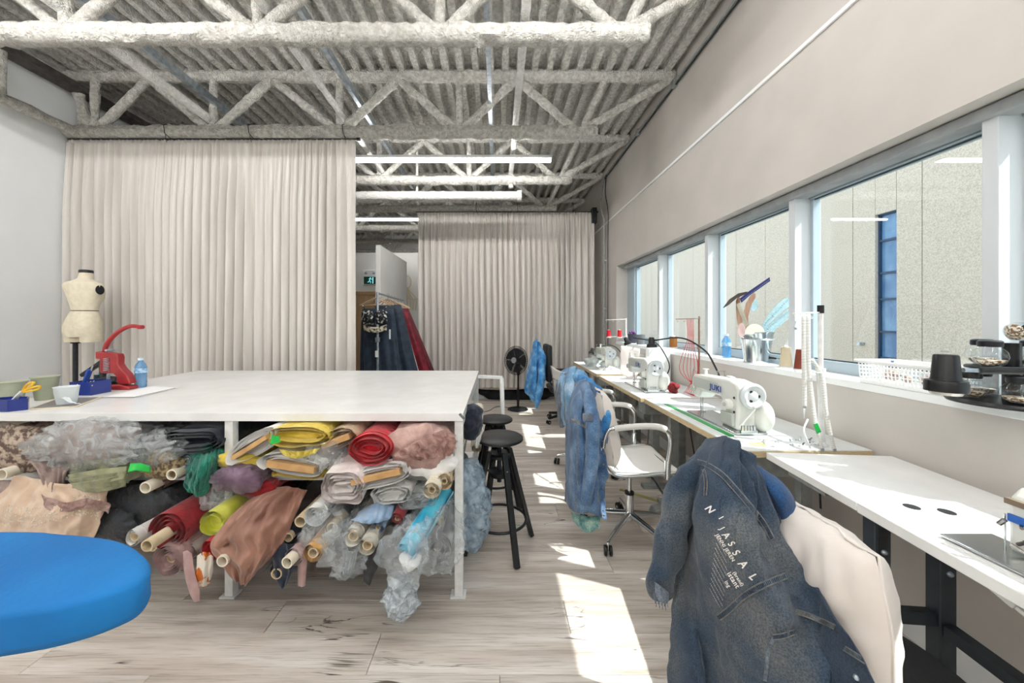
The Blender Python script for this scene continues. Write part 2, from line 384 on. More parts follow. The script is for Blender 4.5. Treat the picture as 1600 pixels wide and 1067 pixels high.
# tube lights
m_tube = pm('tube_diffuser', '#ffffff', rough=.5, emit=(1, .98, .96), estr=TUBE_POWER)
m_tubeh = pm('tube_housing', '#dfe2e6', rough=.4)
m_tubef = pm('tube_diffuser_dim', '#ffffff', rough=.5, emit=(1, .97, .93), estr=16)
def tube_light(x0, x1, Y, lab, z=3.33):
    t = thing('tube_light', lab, 'ceiling light', ((x0+x1)/2, Y, z), 'linear tube lights')
    MB().box(x0, x1, Y-.03, Y+.03, z+.02, z+.055).build('housing', m_tubeh, t, bevel=.004)
    MB().tube([(x0+.01, Y, z), (x1-.01, Y, z)], .022, 10).build('diffuser', m_tube if Y < 6 else m_tubef, t)
    for x in (x0+.3, x1-.3): MB().cyl((x, Y, z+.05), (x, Y, 3.9), .003, n=6).build('hanger_wire', m_galv, t)
tube_light(-1.8, .65, 4.3, 'tube light hanging nearest, right of the big curtain')
tube_light(-3.3, -.55, 6.8, 'tube light hanging just beyond the far curtain line')
tube_light(-3.35, -.7, 8.8, 'tube light farthest back above the pale partition')
for i, yy in enumerate((1.6, -.3, -2.2)):
    tube_light(-3.9, -1.5, yy, ['tube light above the cutting table, left of the camera', 'tube light in the row behind the camera, left', 'tube light at the rear, left'][i], 3.42)
    tube_light(-.5, 1.4, yy, ['tube light above the aisle, right of the camera', 'tube light in the row behind the camera, right', 'tube light at the rear, right'][i], 3.42)

# ------------------------------------------------------------ window_1
win = thing('window_1', None, None, (XG, 1.6, SILL), kind='structure')
MB().box(XR-.004, XG+.06, W1a, W1b, SILL-.03, SILL+.008).build('window_sill', m_white, win, smooth=False, bevel=.003)
MB().box(XG-.03, XG+.04, W1a, W1b, SILL+.008, SILL+.075).build('bottom_rail', m_frame, win, smooth=False, bevel=.004)
MB().box(XG-.03, XG+.04, W1a, W1b, HEAD-.06, HEAD).build('top_rail', m_frame, win, smooth=False, bevel=.004)
MB().box(XG-.14, XG-.04, 1.0, 5.4, HEAD-.055, HEAD-.004).build('blind_box', pm('blind_grey', '#9fa3a4', '#8c9092', 8, .6), win, smooth=False, bevel=.008)
MB().box(XG-.05, XG+.05, 5.24, W1b-.002, SILL, HEAD).build('end_post', m_frame, win, smooth=False)
m_glass = glass('window_glass')
posts = [5.24, 4.27, 3.285, 2.325, 1.38, 0.42, -0.54, -1.5]
for i, py_ in enumerate(posts[1:]):
    MB().box(1.93, XG+.05, py_, py_+.048, SILL+.008, HEAD-.001).build('mullion', pm('mullion_paint', '#c9ced1', rough=.5), win, smooth=False, bevel=.002)
for i in range(len(posts)):
    y1 = posts[i]; y0 = posts[i+1]+.048 if i+1 < len(posts) else W1a
    MB().box(XG-.003, XG+.003, y0, y1, SILL+.07, HEAD-.055).build('pane', m_glass, win, smooth=False)
    for yy in (y0, y1-.022): MB().box(XG-.02, XG+.025, yy, yy+.022, SILL+.075, HEAD-.06).build('stile', m_frame, win, smooth=False)
    if y1 > 0: MB().box(XG-.012, XG-.004, y0+.022, y1-.022, SILL+.075, SILL+.083).box(XG-.012, XG-.004, y0+.022, y1-.022, HEAD-.068, HEAD-.06).build('gasket', pm('gasket', '#4d565c', rough=.6), win, smooth=False)
w2 = thing('window_2', None, None, (XG, 7.6, SILL), kind='structure')
MB().box(XR-.004, XG+.06, W2a, W2b, SILL-.03, SILL+.008).build('window_sill', m_white, w2, smooth=False)
for a, c, z0, z1 in ((W2a, W2b, SILL+.008, SILL+.07), (W2a, W2b, HEAD-.06, HEAD), (W2a, W2a+.05, SILL+.07, HEAD-.06), (W2b-.05, W2b, SILL+.07, HEAD-.06), (7.75, 7.8, SILL+.07, HEAD-.06)):
    MB().box(XG-.03, XG+.04, a, c, z0, z1).build('frame_bar', m_frame, w2, smooth=False)
MB().box(XG-.003, XG+.003, W2a+.05, W2b-.05, SILL+.07, HEAD-.06).build('pane', m_glass, w2, smooth=False)

# outside: pavement and the concrete clad building across
MB().box(2.14, 16, -14, 34, -.5, -.3).build('pavement', pm('pavement_grey', '#b5b2ab', '#a5a29b', 6, .9), smooth=False, kind='structure')
m_conc = pm('pebbled_concrete', '#b9ae9e', '#d8cebf', 60, .9, bump=.3, bscale=90, lo=.35, hi=.6, detail=8)
bt = thing('concrete_building', 'beige pebbled concrete building across the alley seen through the windows', 'building', (7.5, 10, -.3))
yj = 1.36-2.4
strip = (6.56, 6.92)
while yj < 30:
    segs = [(yj, yj+1.2)]
    if yj < strip[0] < yj+1.2: segs = [(yj, strip[0]), (strip[1], yj+1.2)]
    for a, c in segs:
        MB().box(7.3, 7.5, a+.006, c-.006, -.3, 6.4).build('concrete_panel', m_conc, bt, smooth=False, bevel=.004)
    yj += 1.2
MB().box(7.5, 8, -1.1, 30, -.3, 6.35).build('core_wall', m_conc, bt, smooth=False)
MB().box(7.3, 7.5, strip[0], strip[1], 3.45, 6.4).build('concrete_panel', m_conc, bt, smooth=False)
m_bluegl = pm('blue_glazing', '#3f6f9f', '#6f9cc4', 3, .08, stretch=(1, 1, .6), coat=.5)
z = -.3
for k, h in enumerate((1.0, .5, .62, .5, .62, .5)):
    MB().box(7.4, 7.43, strip[0]+.03, strip[1]-.03, z+.02, z+h-.02).build('blue_pane', m_bluegl, bt, smooth=False)
    MB().box(7.36, 7.44, strip[0], strip[1], z+h-.02, z+h+.02).build('glazing_bar', pm('blue_steel', '#2c4a6b', rough=.4), bt, smooth=False)
    z += h
for yy in strip: MB().box(7.36, 7.46, yy-.02 if yy == strip[0] else yy-.02, yy+.02, -.3, 3.45).build('glazing_bar', MATS['blue_steel'], bt, smooth=False)
b = MB().cyl((7.3, 7.15, .95), (7.2, 7.15, .95), .035, n=12); b.build('wall_vent', m_galv, bt)

# partition and far wall features
MB().box(-1.95, -1.87, 5.75, 7.4, 0, 2.62).build('partition_wall', m_wall, smooth=False, kind='structure')
MB().box(-3.4, -.4, 7.4, 7.5, 0, 2.62).build('partition_wall', m_wall, smooth=False, kind='structure') if False else None
MB().box(-4.4, -.3, 9.4, 9.5, 0, 3.2).build('wall_far', m_wall, smooth=False, kind='structure')
d = thing('door_1', None, None, (-3.2, 9.39, 0), kind='structure')
m_door = pm('tan_wood', '#a98b68', '#b99a75', 5, .5, stretch=(3, 3, .4))
MB().box(-3.65, -2.7, 9.36, 9.399, 0, 2.08).build('door_leaf', m_door, d, bevel=.004)
for x0, x1, z0, z1 in ((-3.75, -3.65, 0, 2.16), (-2.7, -2.6, 0, 2.16), (-3.75, -2.6, 2.08, 2.18)): MB().box(x0, x1, 9.34, 9.399, z0, z1).build('door_casing', m_door, d, bevel=.004)
MB().cyl((-2.82, 9.3, 1.02), (-2.82, 9.36, 1.02), .025, n=12).build('door_handle', m_galv, d)
e = thing('exit_sign', 'dark green running man exit sign with white top on the far wall', 'sign', (-3.31, 9.38, 2.35))
MB().box(-3.5, -3.12, 9.33, 9.398, 2.35, 2.74).build('sign_housing', m_white, e, bevel=.006)
MB().box(-3.47, -3.15, 9.322, 9.332, 2.37, 2.56).build('green_panel', pm('exit_green', '#06382f', rough=.3), e)
mg = pm('exit_figure', '#8fe3ea', rough=.4, emit='#8fe3ea', estr=.6)
b = MB().sph((-3.30, 9.318, 2.53), .016, 8, 6)
for p, q in (((-3.30, 2.515), (-3.32, 2.46)), ((-3.32, 2.46), (-3.29, 2.43)), ((-3.29, 2.43), (-3.30, 2.39)), ((-3.32, 2.46), (-3.345, 2.42)), ((-3.345, 2.42), (-3.375, 2.42)), ((-3.30, 2.51), (-3.26, 2.49)), ((-3.305, 2.51), (-3.345, 2.50))):
    b.bar((p[0], 9.318, p[1]), (q[0], 9.318, q[1]), .014, .014, up=(0, 1, 0))
b.box(-3.25, -3.22, 9.316, 9.32, 2.385, 2.545)
b.build('running_man', mg, e)
for x in (-3.41, -3.21): MB().sph((x, 9.32, 2.66), .035, 12, 8).build('emergency_lamp', m_galv, e)

# ============================================================ curtains and their rods
m_curt = pm('linen_curtain', '#c6c0b9', '#dad6d0', 2.2, .9, bump=.15, bscale=300, stretch=(8, 1, .35), sheen=.15, lo=.3, hi=.7)
def curtain(name, x0, x1, Y, z0, z1, lab, seed, spacing=.088):
    rnd = random.Random(seed); n = int((x1-x0)/.0075); ph = 0; prof = []
    for i in range(n+1):
        x = x0+(x1-x0)*i/n
        f = 2*PI/(spacing*(1+.45*noise.noise(Vector((x*2.3, seed, 0)))))
        ph += f*(x1-x0)/n
        a = .7+.6*noise.noise(Vector((x*3.1, seed+9, 2))); prof.append((x, ph, a))
    t = thing(name, lab, 'curtain', ((x0+x1)/2, Y, z0))
    nz_ = 16; zs = [z1-(z1-z0)*((j/(nz_-1))**1.3) for j in range(nz_)]
    b = MB()
    for i, (x, ph, a) in enumerate(prof):
        for j, z in enumerate(zs):
            k = (z1-z)/(z1-z0); s1 = math.sin(ph+.5*noise.noise(Vector((x*2, z*.7, seed)))*k*2)
            s2 = math.sin(ph*2.07+1.3)
            amp = (.024+.08*min(1, k*5))*a; hf = abs(math.sin(ph*.5+.25*noise.noise(Vector((x*2, z*.7, seed)))*k*2)); d = amp*(1.1-2*hf**.4) + (.012*(1-min(1, k*3.5))+.004)*s2
            d += .03*noise.noise(Vector((x*1.1, z*.5, seed+4)))*k
            b.v.append(Vector((x+.012*math.cos(ph)*a*min(1, k*3)+.05*k*noise.noise(Vector((x*.8, z*.4, seed)))*min(1, (x-x0)*4, (x1-x)*4), Y+d, z)))
    for i in range(len(prof)-1):
        for j in range(nz_-1):
            p = i*nz_+j; b.f.append((p, p+1, p+nz_+1, p+nz_))
    b.build('drape', m_curt, t, ang=180)
    b = MB()
    for i, (x, ph, a) in enumerate(prof):
        for z in (z1+.035, z1+.0): b.v.append(Vector((x, Y+.012*math.sin(ph*2.07+1.3)+.008*math.sin(ph)*a, z)))
    for i in range(len(prof)-1): b.f.append((2*i, 2*i+1, 2*i+3, 2*i+2))
    b.build('heading_tape', m_curt, t, ang=180)
    return t
curtain('curtain', XL+.02, -1.465, 3.70, .06, 3.235, 'wide beige linen curtain behind the cutting table', 3)
curtain('curtain', -1.36, 1.66, 6.16, .27, 3.235, 'beige linen curtain at the far end, behind the pedestal fan', 11, .1)
m_rod = pm('dark_rod', '#3b3c3d', rough=.4, metal=.6)
def rod(x0, x1, Y, lab, ties):
    t = thing('curtain_rod', lab, 'curtain rod', ((x0+x1)/2, Y, 3.275))
    MB().cyl((x0, Y, 3.28), (x1, Y, 3.28), .008, n=10).build('rod', m_rod, t)
    MB().cyl((x1, Y, 3.28), (x1+.035, Y, 3.28), .016, n=12).build('finial', m_rod, t)
    for x in ties:
        b = MB(); b.tube([(x, Y-.0, 3.265), (x-.006, Y-.085, 3.3), (x-.012, Y-.09, 3.38), (x-.01, Y, 3.44), (x, Y+.07, 3.36), (x, Y+.02, 3.28)], .0035, 6)
        b.tube([(x, Y-.08, 3.29), (x+.02, Y-.1, 3.24), (x+.03, Y-.1, 3.2)], .0025, 5); b.build('cable_tie', m_blackpl, t)
rod(XL+.02, -1.45, 3.70, 'dark rod carrying the wide left curtain', (-3.35, -2.5, -1.55))
rod(-1.4, 1.7, 6.16, 'dark rod carrying the far curtain', (-.35, .35, 1.3))
# far raised ledge with dark and pale cloth showing under the short curtain
MB().box(-.5, 1.1, 6.5, 6.6, 0, .12).build('floor_ledge', m_white, smooth=False, bevel=.004, label='low white ledge on the floor beneath the far curtain', cat='ledge')
def heap(name, c, r, sc, mat, lab, cat, seed=1, bump=.35, fr=3):
    b = MB(); b.sph((0, 0, 0), 1, 28, 16)
    out = []
    for v in b.v:
        d = 1+bump*noise.noise(v*fr*.5+Vector((seed*7, 0, 0)))+bump*.5*noise.noise(v*fr+Vector((0, seed*5, 0)))
        out.append(Vector((c[0]+v.x*r*sc[0]*d, c[1]+v.y*r*sc[1]*d, c[2]+max(-.98, v.z)*r*sc[2]*d)))
    b.v = out; return b.build(name, mat, label=lab, cat=cat, ang=180)
m_blkcloth = pm('black_cloth', '#101114', '#24262a', 8, .85, bump=.4, bscale=30)
heap('dark_cloth_bundle', (.33, 6.42, .12), .1, (7.2, .7, 1.1), m_blkcloth, 'dark bundled cloth under the far curtain behind the fan', 'cloth', 3)
heap('cream_fleece', (.1, 6.34, .25), .055, (9, .6, 1.0), pm('cream_fleece', '#e5d9cc', '#f2ece4', 12, .95, bump=.6, bscale=40), 'cream fleece edge showing below the far curtain', 'cloth', 5)

# ============================================================ cutting table
TZ = .94
ct = thing('cutting_table', 'large white topped cutting table packed with fabric underneath', 'table', (-1.45, 2.57, 0))
MB().box(-2.79, -.17, 1.80, 3.345, TZ-.042, TZ).build('tabletop', m_wtable, ct, bevel=.002)
for x in (-2.70, -1.36, -.195):
    for yy in (1.835, 3.30):
        l = MB().box(x-.021, x+.021, yy-.021, yy+.021, .008, TZ-.042).build('leg', m_wmetal, ct, bevel=.002)
        MB().box(x-.042, x+.035, yy-.03, yy+.03, 0, .008).build('foot_plate', m_wmetal, l, bevel=.001)
for z, yf_ in ((.575, 1.86), (.16, 2.15)):
    MB().box(-2.68, -.22, yf_, 3.28, z, z+.045).build('shelf', m_wtable, ct, bevel=.002)
for x in (-2.68, -.195): MB().box(x-.018, x+.018, 1.86, 3.28, TZ-.085, TZ-.043).build('apron_rail', m_wmetal, ct)
MB().bar((-.1895, 1.797, TZ-.004), (-.165, 1.797, TZ-.03), .012, .002, up=(0, 1, 0)).build('chipped_corner', pm('chip_grey', '#6a6c6d', rough=.8), ct)
# white square tube bracket at the table's far right
t = thing('tube_bracket', 'white square tube bracket sticking out past the cutting table', 'bracket', (0, 3.1, .9))
MB().bar((-.168, 3.15, .915), (.045, 3.15, .905), .028, .028).build('horizontal_tube', m_wmetal, t, bevel=.003)
b = MB(); b.tube([(.04, 3.15, .9), (.045, 3.0, .59)], .019, 14, caps=False); b.tube([(.04, 3.15, .9), (.045, 3.0, .59)], .016, 14, caps=False); b.build('sloping_tube', m_wmetal, t)
MB().cyl((.0450, 3.0, .592), (.0449, 3.003, .598), .0165, n=14).build('dark_bore', m_black, t)

# ---- dress form
m_linen = pm('form_linen', '#e8dfc9', '#ddd3bb', 30, .85, bump=.15, bscale=400)
Yf = 3.3; u_ = Yf/560/3.81
def fx(cx): return ((cx/3.81)-777)*Yf/560
def fz(cy): return 1.4-((400+cy/3.81)-502)*Yf/560
df = thing('dress_form', 'cream linen half body dress form on a black pole left of the table', 'mannequin', (fx(450), Yf, 0))
rows = [(98, 470, 555, .9), (118, 466, 553, .9), (135, 460, 556, .85), (148, 430, 575, .7), (160, 385, 610, .55), (172, 371, 622, .52), (190, 374, 624, .55), (215, 384, 620, .6), (250, 398, 609, .66),
        (290, 413, 596, .68), (318, 421, 589, .68), (326, 423, 587, .68), (345, 408, 598, .68), (375, 394, 609, .7), (410, 386, 615, .74), (440, 385, 617, .76), (465, 388, 615, .74), (480, 391, 613, .7)]
def form_fn(i, a):
    cy, l, r, dp = rows[i]; w = (r-l)/2*u_; cx = (fx(l)+fx(r))/2
    c_, s_ = math.cos(a), math.sin(a); w /= math.sqrt(1+(1.155*dp)**2); x = w*abs(c_)**.9*(1 if c_ > 0 else -1); y = w*dp*s_
    if s_ < 0 and cy > 350:      # the two rounded cheeks turned to the camera
        k = math.exp(-((cy-435)/45)**2); y -= .02*k*(abs(math.sin(a*2))) ; y += .022*k*math.exp(-(x/.014)**2)
    if s_ > 0 and 190 < cy < 300: y += .03*math.exp(-((cy-240)/30)**2)*abs(math.sin(2*a))
    return Vector((cx+x, Yf+y, fz(cy)))
b = MB(); n = 40
for i in range(len(rows)):
    for j in range(n): b.v.append(form_fn(i, 2*PI*j/n))
for i in range(len(rows)-1):
    for j in range(n): b.f.append((i*n+j, (i+1)*n+j, (i+1)*n+(j+1) % n, i*n+(j+1) % n))
b.f.append(tuple(range(n))); b.f.append(tuple((len(rows)-1)*n+j for j in range(n)))
torso = b.build('torso', m_linen, df, ang=80)
for cx, w0 in ((452, 60), (546, 60)):
    b = MB(); b.tube([(fx(cx), Yf, fz(460)), (fx(cx), Yf, fz(490)), (fx(cx), Yf, fz(511))], [w0*u_*.72, w0*u_*.71, w0*u_*.68], 24, flat=1.25); b.build('thigh', m_linen, df, ang=60)
MB().lathe([(.001, .0), (.048, .0), (.048, .022), (.043, .027), (.001, .027)], (fx(513), Yf, fz(101)), 24).build('neck_cap', m_black, df)
b = MB(); ring = [form_fn(11, 2*PI*j/n) for j in range(n)]; cxr = sum((v.x for v in ring))/n
b.tube([Vector((cxr+(v.x-cxr)*1.01, Yf+(v.y-Yf)*1.01, v.z)) for v in ring], .0035, 6, closed=True); b.build('waist_tape', m_black, df)
b = MB(); b.lathe([(.001, 0), (.03, 0), (.032, .006), (.001, .007)], (fx(498)+.158, Yf-.01, fz(202)), 20, axis=(1, -.25, .05)); 
for v in b.v: v.z = fz(200)+(v.z-fz(200))*1.35
b.build('armhole_plate', m_black, df)
MB().cyl((fx(449), Yf, .06), (fx(449), Yf, fz(475)), .018, n=14).build('pole', m_black, df)
MB().cyl((fx(449), Yf, fz(520)), (fx(449), Yf, fz(508)), .032, n=14).build('pole_collar', m_black, df)
for k in range(3):
    a = .5+k*2.094; c = Vector((fx(449), Yf, .0)); d = Vector((math.cos(a), math.sin(a), 0))
    MB().tube([c+Vector((0, 0, .12)), c+d*.12+Vector((0, 0, .09)), c+d*.2+Vector((0, 0, .012))], [.018, .014, .012], 10).build('foot', m_black, df)

# ---- things on the table
def T(px, py, z=TZ): Y = 560*(1.4-z)/(py-502); return Vector(((px-777)*Y/560, Y, z))
m_red = pm('press_red', '#8f1d22', '#a32a2c', 12, .4, coat=.2)
Yp = 2.43
def q4(cx, cy, Y=Yp): return P(cx/3.81, 400+cy/3.81, Y)
gp = thing('grommet_press', 'red cast iron grommet press with a curved handle on the cutting table', 'hand press', (q4(700, 790).x, Yp, TZ))
MX = Matrix(((1, 0, 0, 0), (0, 0, -1, Yp+.025), (0, 1, 0, 0), (0, 0, 0, 1)))
def outl(pts, Y=Yp): return [(q4(x, y, Y).x, q4(x, y, Y).z) for x, y in pts]
MB().prism(outl([(590, 568), (640, 572), (716, 580), (724, 604), (722, 640), (740, 668), (772, 700), (793, 745), (796, 758), (740, 762), (716, 752), (714, 716), (692, 696), (625, 696), (615, 682), (615, 612), (590, 610)]), .05, MX).build('frame', m_red, gp, bevel=.006)
zb = TZ+.001
MB().prism([(q4(622, 0).x, zb), (q4(797, 0).x, zb), (q4(797, 0).x, zb+.02), (q4(740, 0).x, zb+.034), (q4(640, 0).x, zb+.028), (q4(622, 0).x, zb+.022)], .07, Matrix.Translation((0, .01, 0)) @ MX).build('base', m_red, gp, bevel=.006)
hp = spline([q4(622, 590), q4(628, 545), q4(660, 492), q4(715, 445), q4(775, 418), q4(846, 422)], 6)
b = MB()
for v_, w_ in ((hp, None),):
    b.tube(hp, [.018-.007*abs(i/len(hp)-.25)**.5 if i < len(hp)-3 else .012 for i in range(len(hp))], 12, flat=.7)
b.build('handle', m_red, gp)
MB().cyl(q4(838, 423)+Vector((0, -.015, 0)), q4(838, 423)+Vector((0, .015, 0)), .014, n=14).build('handle_eye', m_red, gp)
sp = []; c0 = q4(664, 682); h = q4(664, 604).z-c0.z
for i in range(90): a = i*2*PI/11; sp.append(c0+Vector((.014*math.cos(a), -.03+.014*math.sin(a), h*i/89)))
MB().tube(sp, .0028, 6).build('spring', m_galv, gp)
MB().cyl(Vector((q4(657, 0).x, Yp-.012, zb+.02)), Vector((q4(657, 0).x, Yp-.012, q4(0, 700).z)), .009, n=12).build('plunger', m_galv, gp)
MB().cyl(Vector((q4(657, 0).x, Yp-.012, zb+.024)), Vector((q4(657, 0).x, Yp-.012, zb+.036)), .014, n=12).build('anvil', m_galv, gp)
MB().cyl(q4(658, 560)+Vector((0, -.03, 0)), q4(658, 560)+Vector((0, .03, 0)), .008, n=10).build('pivot_bolt', m_galv, gp)
# black press
Yk = 2.50
bp_ = thing('lever_press', 'black hand press with a lowered lever behind the red one', 'hand press', (q4(600, 770, Yk).x, Yk, TZ))
MB().box(-2.785, q4(690, 0, Yk).x, Yk-.03, Yk+.05, TZ+.001, TZ+.03).build('base', m_black, bp_, bevel=.006)
MB().bar(q4(488, 712, Yk), q4(615, 625, Yk), .03, .026).build('lever', m_black, bp_, bevel=.006)
MB().cyl(Vector((q4(585, 0, Yk).x, Yk, TZ+.03)), Vector((q4(585, 0, Yk).x, Yk, q4(0, 705, Yk).z)), .022, n=16).build('column', pm('dark_teal_metal', '#22343c', rough=.4, metal=.5), bp_)
MB().cyl(Vector((q4(585, 0, Yk).x, Yk, q4(0, 705, Yk).z)), Vector((q4(585, 0, Yk).x, Yk, q4(0, 692, Yk).z)), .014, n=12).build('column_cap', m_galv, bp_)
MB().tube([q4(590, 742, Yk), q4(640, 738, Yk), q4(700, 735, Yk)], [.024, .03, .022], 14).build('head', m_black, bp_)
MB().bar(q4(610, 625, Yk), q4(618, 742, Yk), .03, .03, up=(0, 1, 0)).build('arm', m_black, bp_, bevel=.005)

m_blue = pm('navy_plastic', '#1c2f78', '#20368a', 4, .25, coat=.3)
def open_box(t, name, pts, z0, h, th, mat):
    b = MB(); n = len(pts); c = Vector((sum(p[0] for p in pts)/n, sum(p[1] for p in pts)/n))
    inn = [((p[0]-c.x)*(1-th)+c.x, (p[1]-c.y)*(1-th)+c.y) for p in pts]
    vs = [(x, y, z0) for x, y in pts]+[(x, y, z0+h) for x, y in pts]+[(x, y, z0+h) for x, y in inn]+[(x, y, z0+.006) for x, y in inn]
    fs = [tuple(range(n))[::-1]]+[tuple(range(3*n, 4*n))]
    for k in range(3): fs += [(k*n+i, k*n+(i+1) % n, (k+1)*n+(i+1) % n, (k+1)*n+i) for i in range(n)]
    b.add(vs, fs); return b.build(name, mat, t, smooth=False)
c = T(142, 615)
t = thing('pin_box', 'navy blue open plastic box with pins and a blue clip tool', 'box', c)
open_box(t, 'bin', [(c.x-.065, c.y-.06), (c.x+.065, c.y-.06), (c.x+.065, c.y+.06), (c.x-.065, c.y+.06)], TZ+.001, .082, .07, m_blue)
b = MB()
for i in range(26):
    p = c+Vector((random.uniform(-.05, .05), random.uniform(-.045, .045), .05)); d = Vector((random.uniform(-1, 1), random.uniform(-1, 1), random.uniform(.2, 1.6))).normalized()*.03
    b.tube([p, p+d], .0028, 5)
b.build('pins', pm('pin_cream', '#e8e0c4', rough=.5), t, kind='stuff')
t2 = thing('clip_tool', 'blue handled tool standing in the pin box', 'tool', c+Vector((-.045, 0, .05)))
MB().bar(c+Vector((-.045, -.01, .03)), c+Vector((.0, -.01, .155)), .022, .012).bar(c+Vector((-.055, .01, .03)), c+Vector((-.012, .01, .145)), .018, .012).build('grip', pm('blue_grip', '#2a50a8', rough=.4), t2, bevel=.004)
MB().cyl(c+Vector((.0, 0, .145)), c+Vector((.012, 0, .18)), .004, n=8).build('tip', m_galv, t2)
c = T(104, 632)
t = thing('plastic_cup', 'crumpled white translucent plastic cup on the grey board', 'cup', c)
m_milk = pm('milky_plastic', '#eaf2f5', rough=.3, trans=.15, bump=.3, bscale=20)
b = MB(); prof = [(.001, 0), (.036, .0), (.04, .03), (.046, .06), (.05, .09), (.052, .094), (.048, .09), (.038, .03), (.034, .004), (.001, .004)]
b.lathe(prof, c+Vector((0, 0, .006)), 28)
for v in b.v: d = .006*noise.noise(v*30); v.x += d; v.y += d
b.build('cup_wall', m_milk, t)
b = MB(); b.grid(lambda u, v: c+Vector((.03+.075*u, -.02-.03*v*(1-u), .04*(1-u)**2+.008+.01*noise.noise(Vector((u*4, v*4, 0))))), 8, 6); b.build('loose_flap', m_milk, t)
t = thing('cutting_board', 'small grey board with a pale wooden edge on the table corner', 'board', T(90, 632))
p4 = [T(46, 641), T(119, 636.5), T(159, 621.5), T(92, 623)]
MB().add([p+Vector((0, 0, .001)) for p in p4]+[p+Vector((0, 0, .005)) for p in p4], [(3, 2, 1, 0), (4, 5, 6, 7), (0, 1, 5, 4), (1, 2, 6, 5), (2, 3, 7, 6), (3, 0, 4, 7)]).build('grey_face', pm('board_grey', '#7f7d7b', rough=.6), t, smooth=False)
b = MB()
for i in (0, 1, 3): b.bar(p4[i]+Vector((0, 0, .004)), p4[(i+1) % 4]+Vector((0, 0, .004)), .008, .007)
b.build('wood_edge', pm('pale_wood', '#d9cfb8', rough=.6), t)
m_sage = pm('sage_plastic', '#9aa089', '#a9ae98', 10, .5)
for i, (px, py, r, h, lab) in enumerate(((24, 626, .052, .125, 'sage green tapered cup at the table end, left one'), (50, 630, .056, .135, 'sage green tapered cup beside the yellow scissors'))):
    c = Vector(((-2.69, -2.66)[i], (1.99, 2.11)[i], TZ))
    t = thing('sage_cup', lab, 'cup', c, 'sage cups at the table end')
    b = MB(); b.lathe([(.001, 0), (r*.72, 0), (r, h), (r*.95, h), (r*.68, .006), (.001, .006)], c+Vector((0, 0, .001)), 28); b.build('cup_wall', m_sage, t)
    MB().lathe([(r*1.0, h-.006), (r*1.06, h-.004), (r*1.06, h+.002), (r*.96, h+.002)], c, 28).build('rim', m_sage, t)
c = Vector((-2.535, 1.86, TZ))
t = thing('tray', 'six sided navy blue tray on the table corner holding yellow scissors', 'tray', c)
open_box(t, 'bin', [(c.x+.1*math.cos(a*PI/3), c.y+.05*math.sin(a*PI/3)) for a in range(6)], TZ+.001, .06, .08, m_blue)
t = thing('scissors', 'yellow and orange handled snips leaning over the blue tray', 'scissors', c+Vector((.05, 0, .05)))
b = MB(); ya = pm('snip_yellow', '#e9c42d', '#e3a020', 14, .4)
MB().bar(c+Vector((.02, .0, .045)), c+Vector((.085, -.01, .10)), .02, .009).build('blade_cover', m_white, t, bevel=.002)
for dx, dz in ((.03, .0), (.0, .02)):
    MB().tube(spline([c+Vector((.085, -.01, .1)), c+Vector((.11+dx*.5, -.01, .115+dz)), c+Vector((.145+dx, -.012, .125+dz)), c+Vector((.13+dx, -.01, .108+dz)), c+Vector((.09, -.01, .095))], 5), .0055, 8).build('handle', ya, t)
def bottle(c, h, r, lab, lvl=.85):
    t = thing('water_bottle', lab, 'bottle', c); m_pet = film('pet_blue', (.55, .78, .95), .4, .05, 5, '#8fc3e8')
    mw = pm('water_tint', '#3f95cf', rough=.08, alpha=.55, coat=.5)
    pr = [(.001, 0), (r*.9, 0), (r, .08*h), (r*.96, .12*h), (r, .16*h), (r*.95, .3*h), (r, .34*h), (r*.95, .48*h), (r, .53*h), (r, .68*h), (r*.8, .78*h), (r*.42, .87*h), (r*.4, .93*h)]
    MB().lathe(pr, c+Vector((0, 0, .001)), 24).build('body', mw, t)
    MB().lathe([(r*1.01, .5*h), (r*1.015, .5*h), (r*1.015, .66*h), (r*1.01, .66*h)], c, 24).build('label_band', pm('bottle_label', '#5ea7dc', '#cfe6f5', 60, .4), t)
    MB().lathe([(.001, .92*h), (r*.48, .92*h), (r*.48, h), (.001, h)], c, 18).build('cap', pm('bottle_cap', '#d7e8f4', rough=.4), t)
bottle(T(220, 605), .205, .034, 'blue tinted water bottle on the cutting table by the red press')
t = thing('paper_sheet', 'sheets of white paper with a drawn line on the cutting table', 'paper', T(200, 615))
pp = [T(155, 622), T(210, 621.5), T(274, 607), T(234, 604.5)]
for k in range(2):
    o_ = Vector((.01*k, .012*k, .0015*k+.001)); MB().add([p+o_ for p in pp]+[p+o_+Vector((0, 0, .001)) for p in pp], [(3, 2, 1, 0), (4, 5, 6, 7), (0, 1, 5, 4), (1, 2, 6, 5), (2, 3, 7, 6), (3, 0, 4, 7)]).build('sheet', pm('paper_white', '#f6f6f6', rough=.6), t, smooth=False)
b = MB(); b.bar(pp[0]+Vector((0, 0, .004)), pp[1]+Vector((0, 0, .004)), .004, .0015); b.bar(pp[1]+Vector((0, 0, .004)), pp[2]+Vector((0, 0, .004)), .004, .0015); b.build('drawn_line', m_black, t)

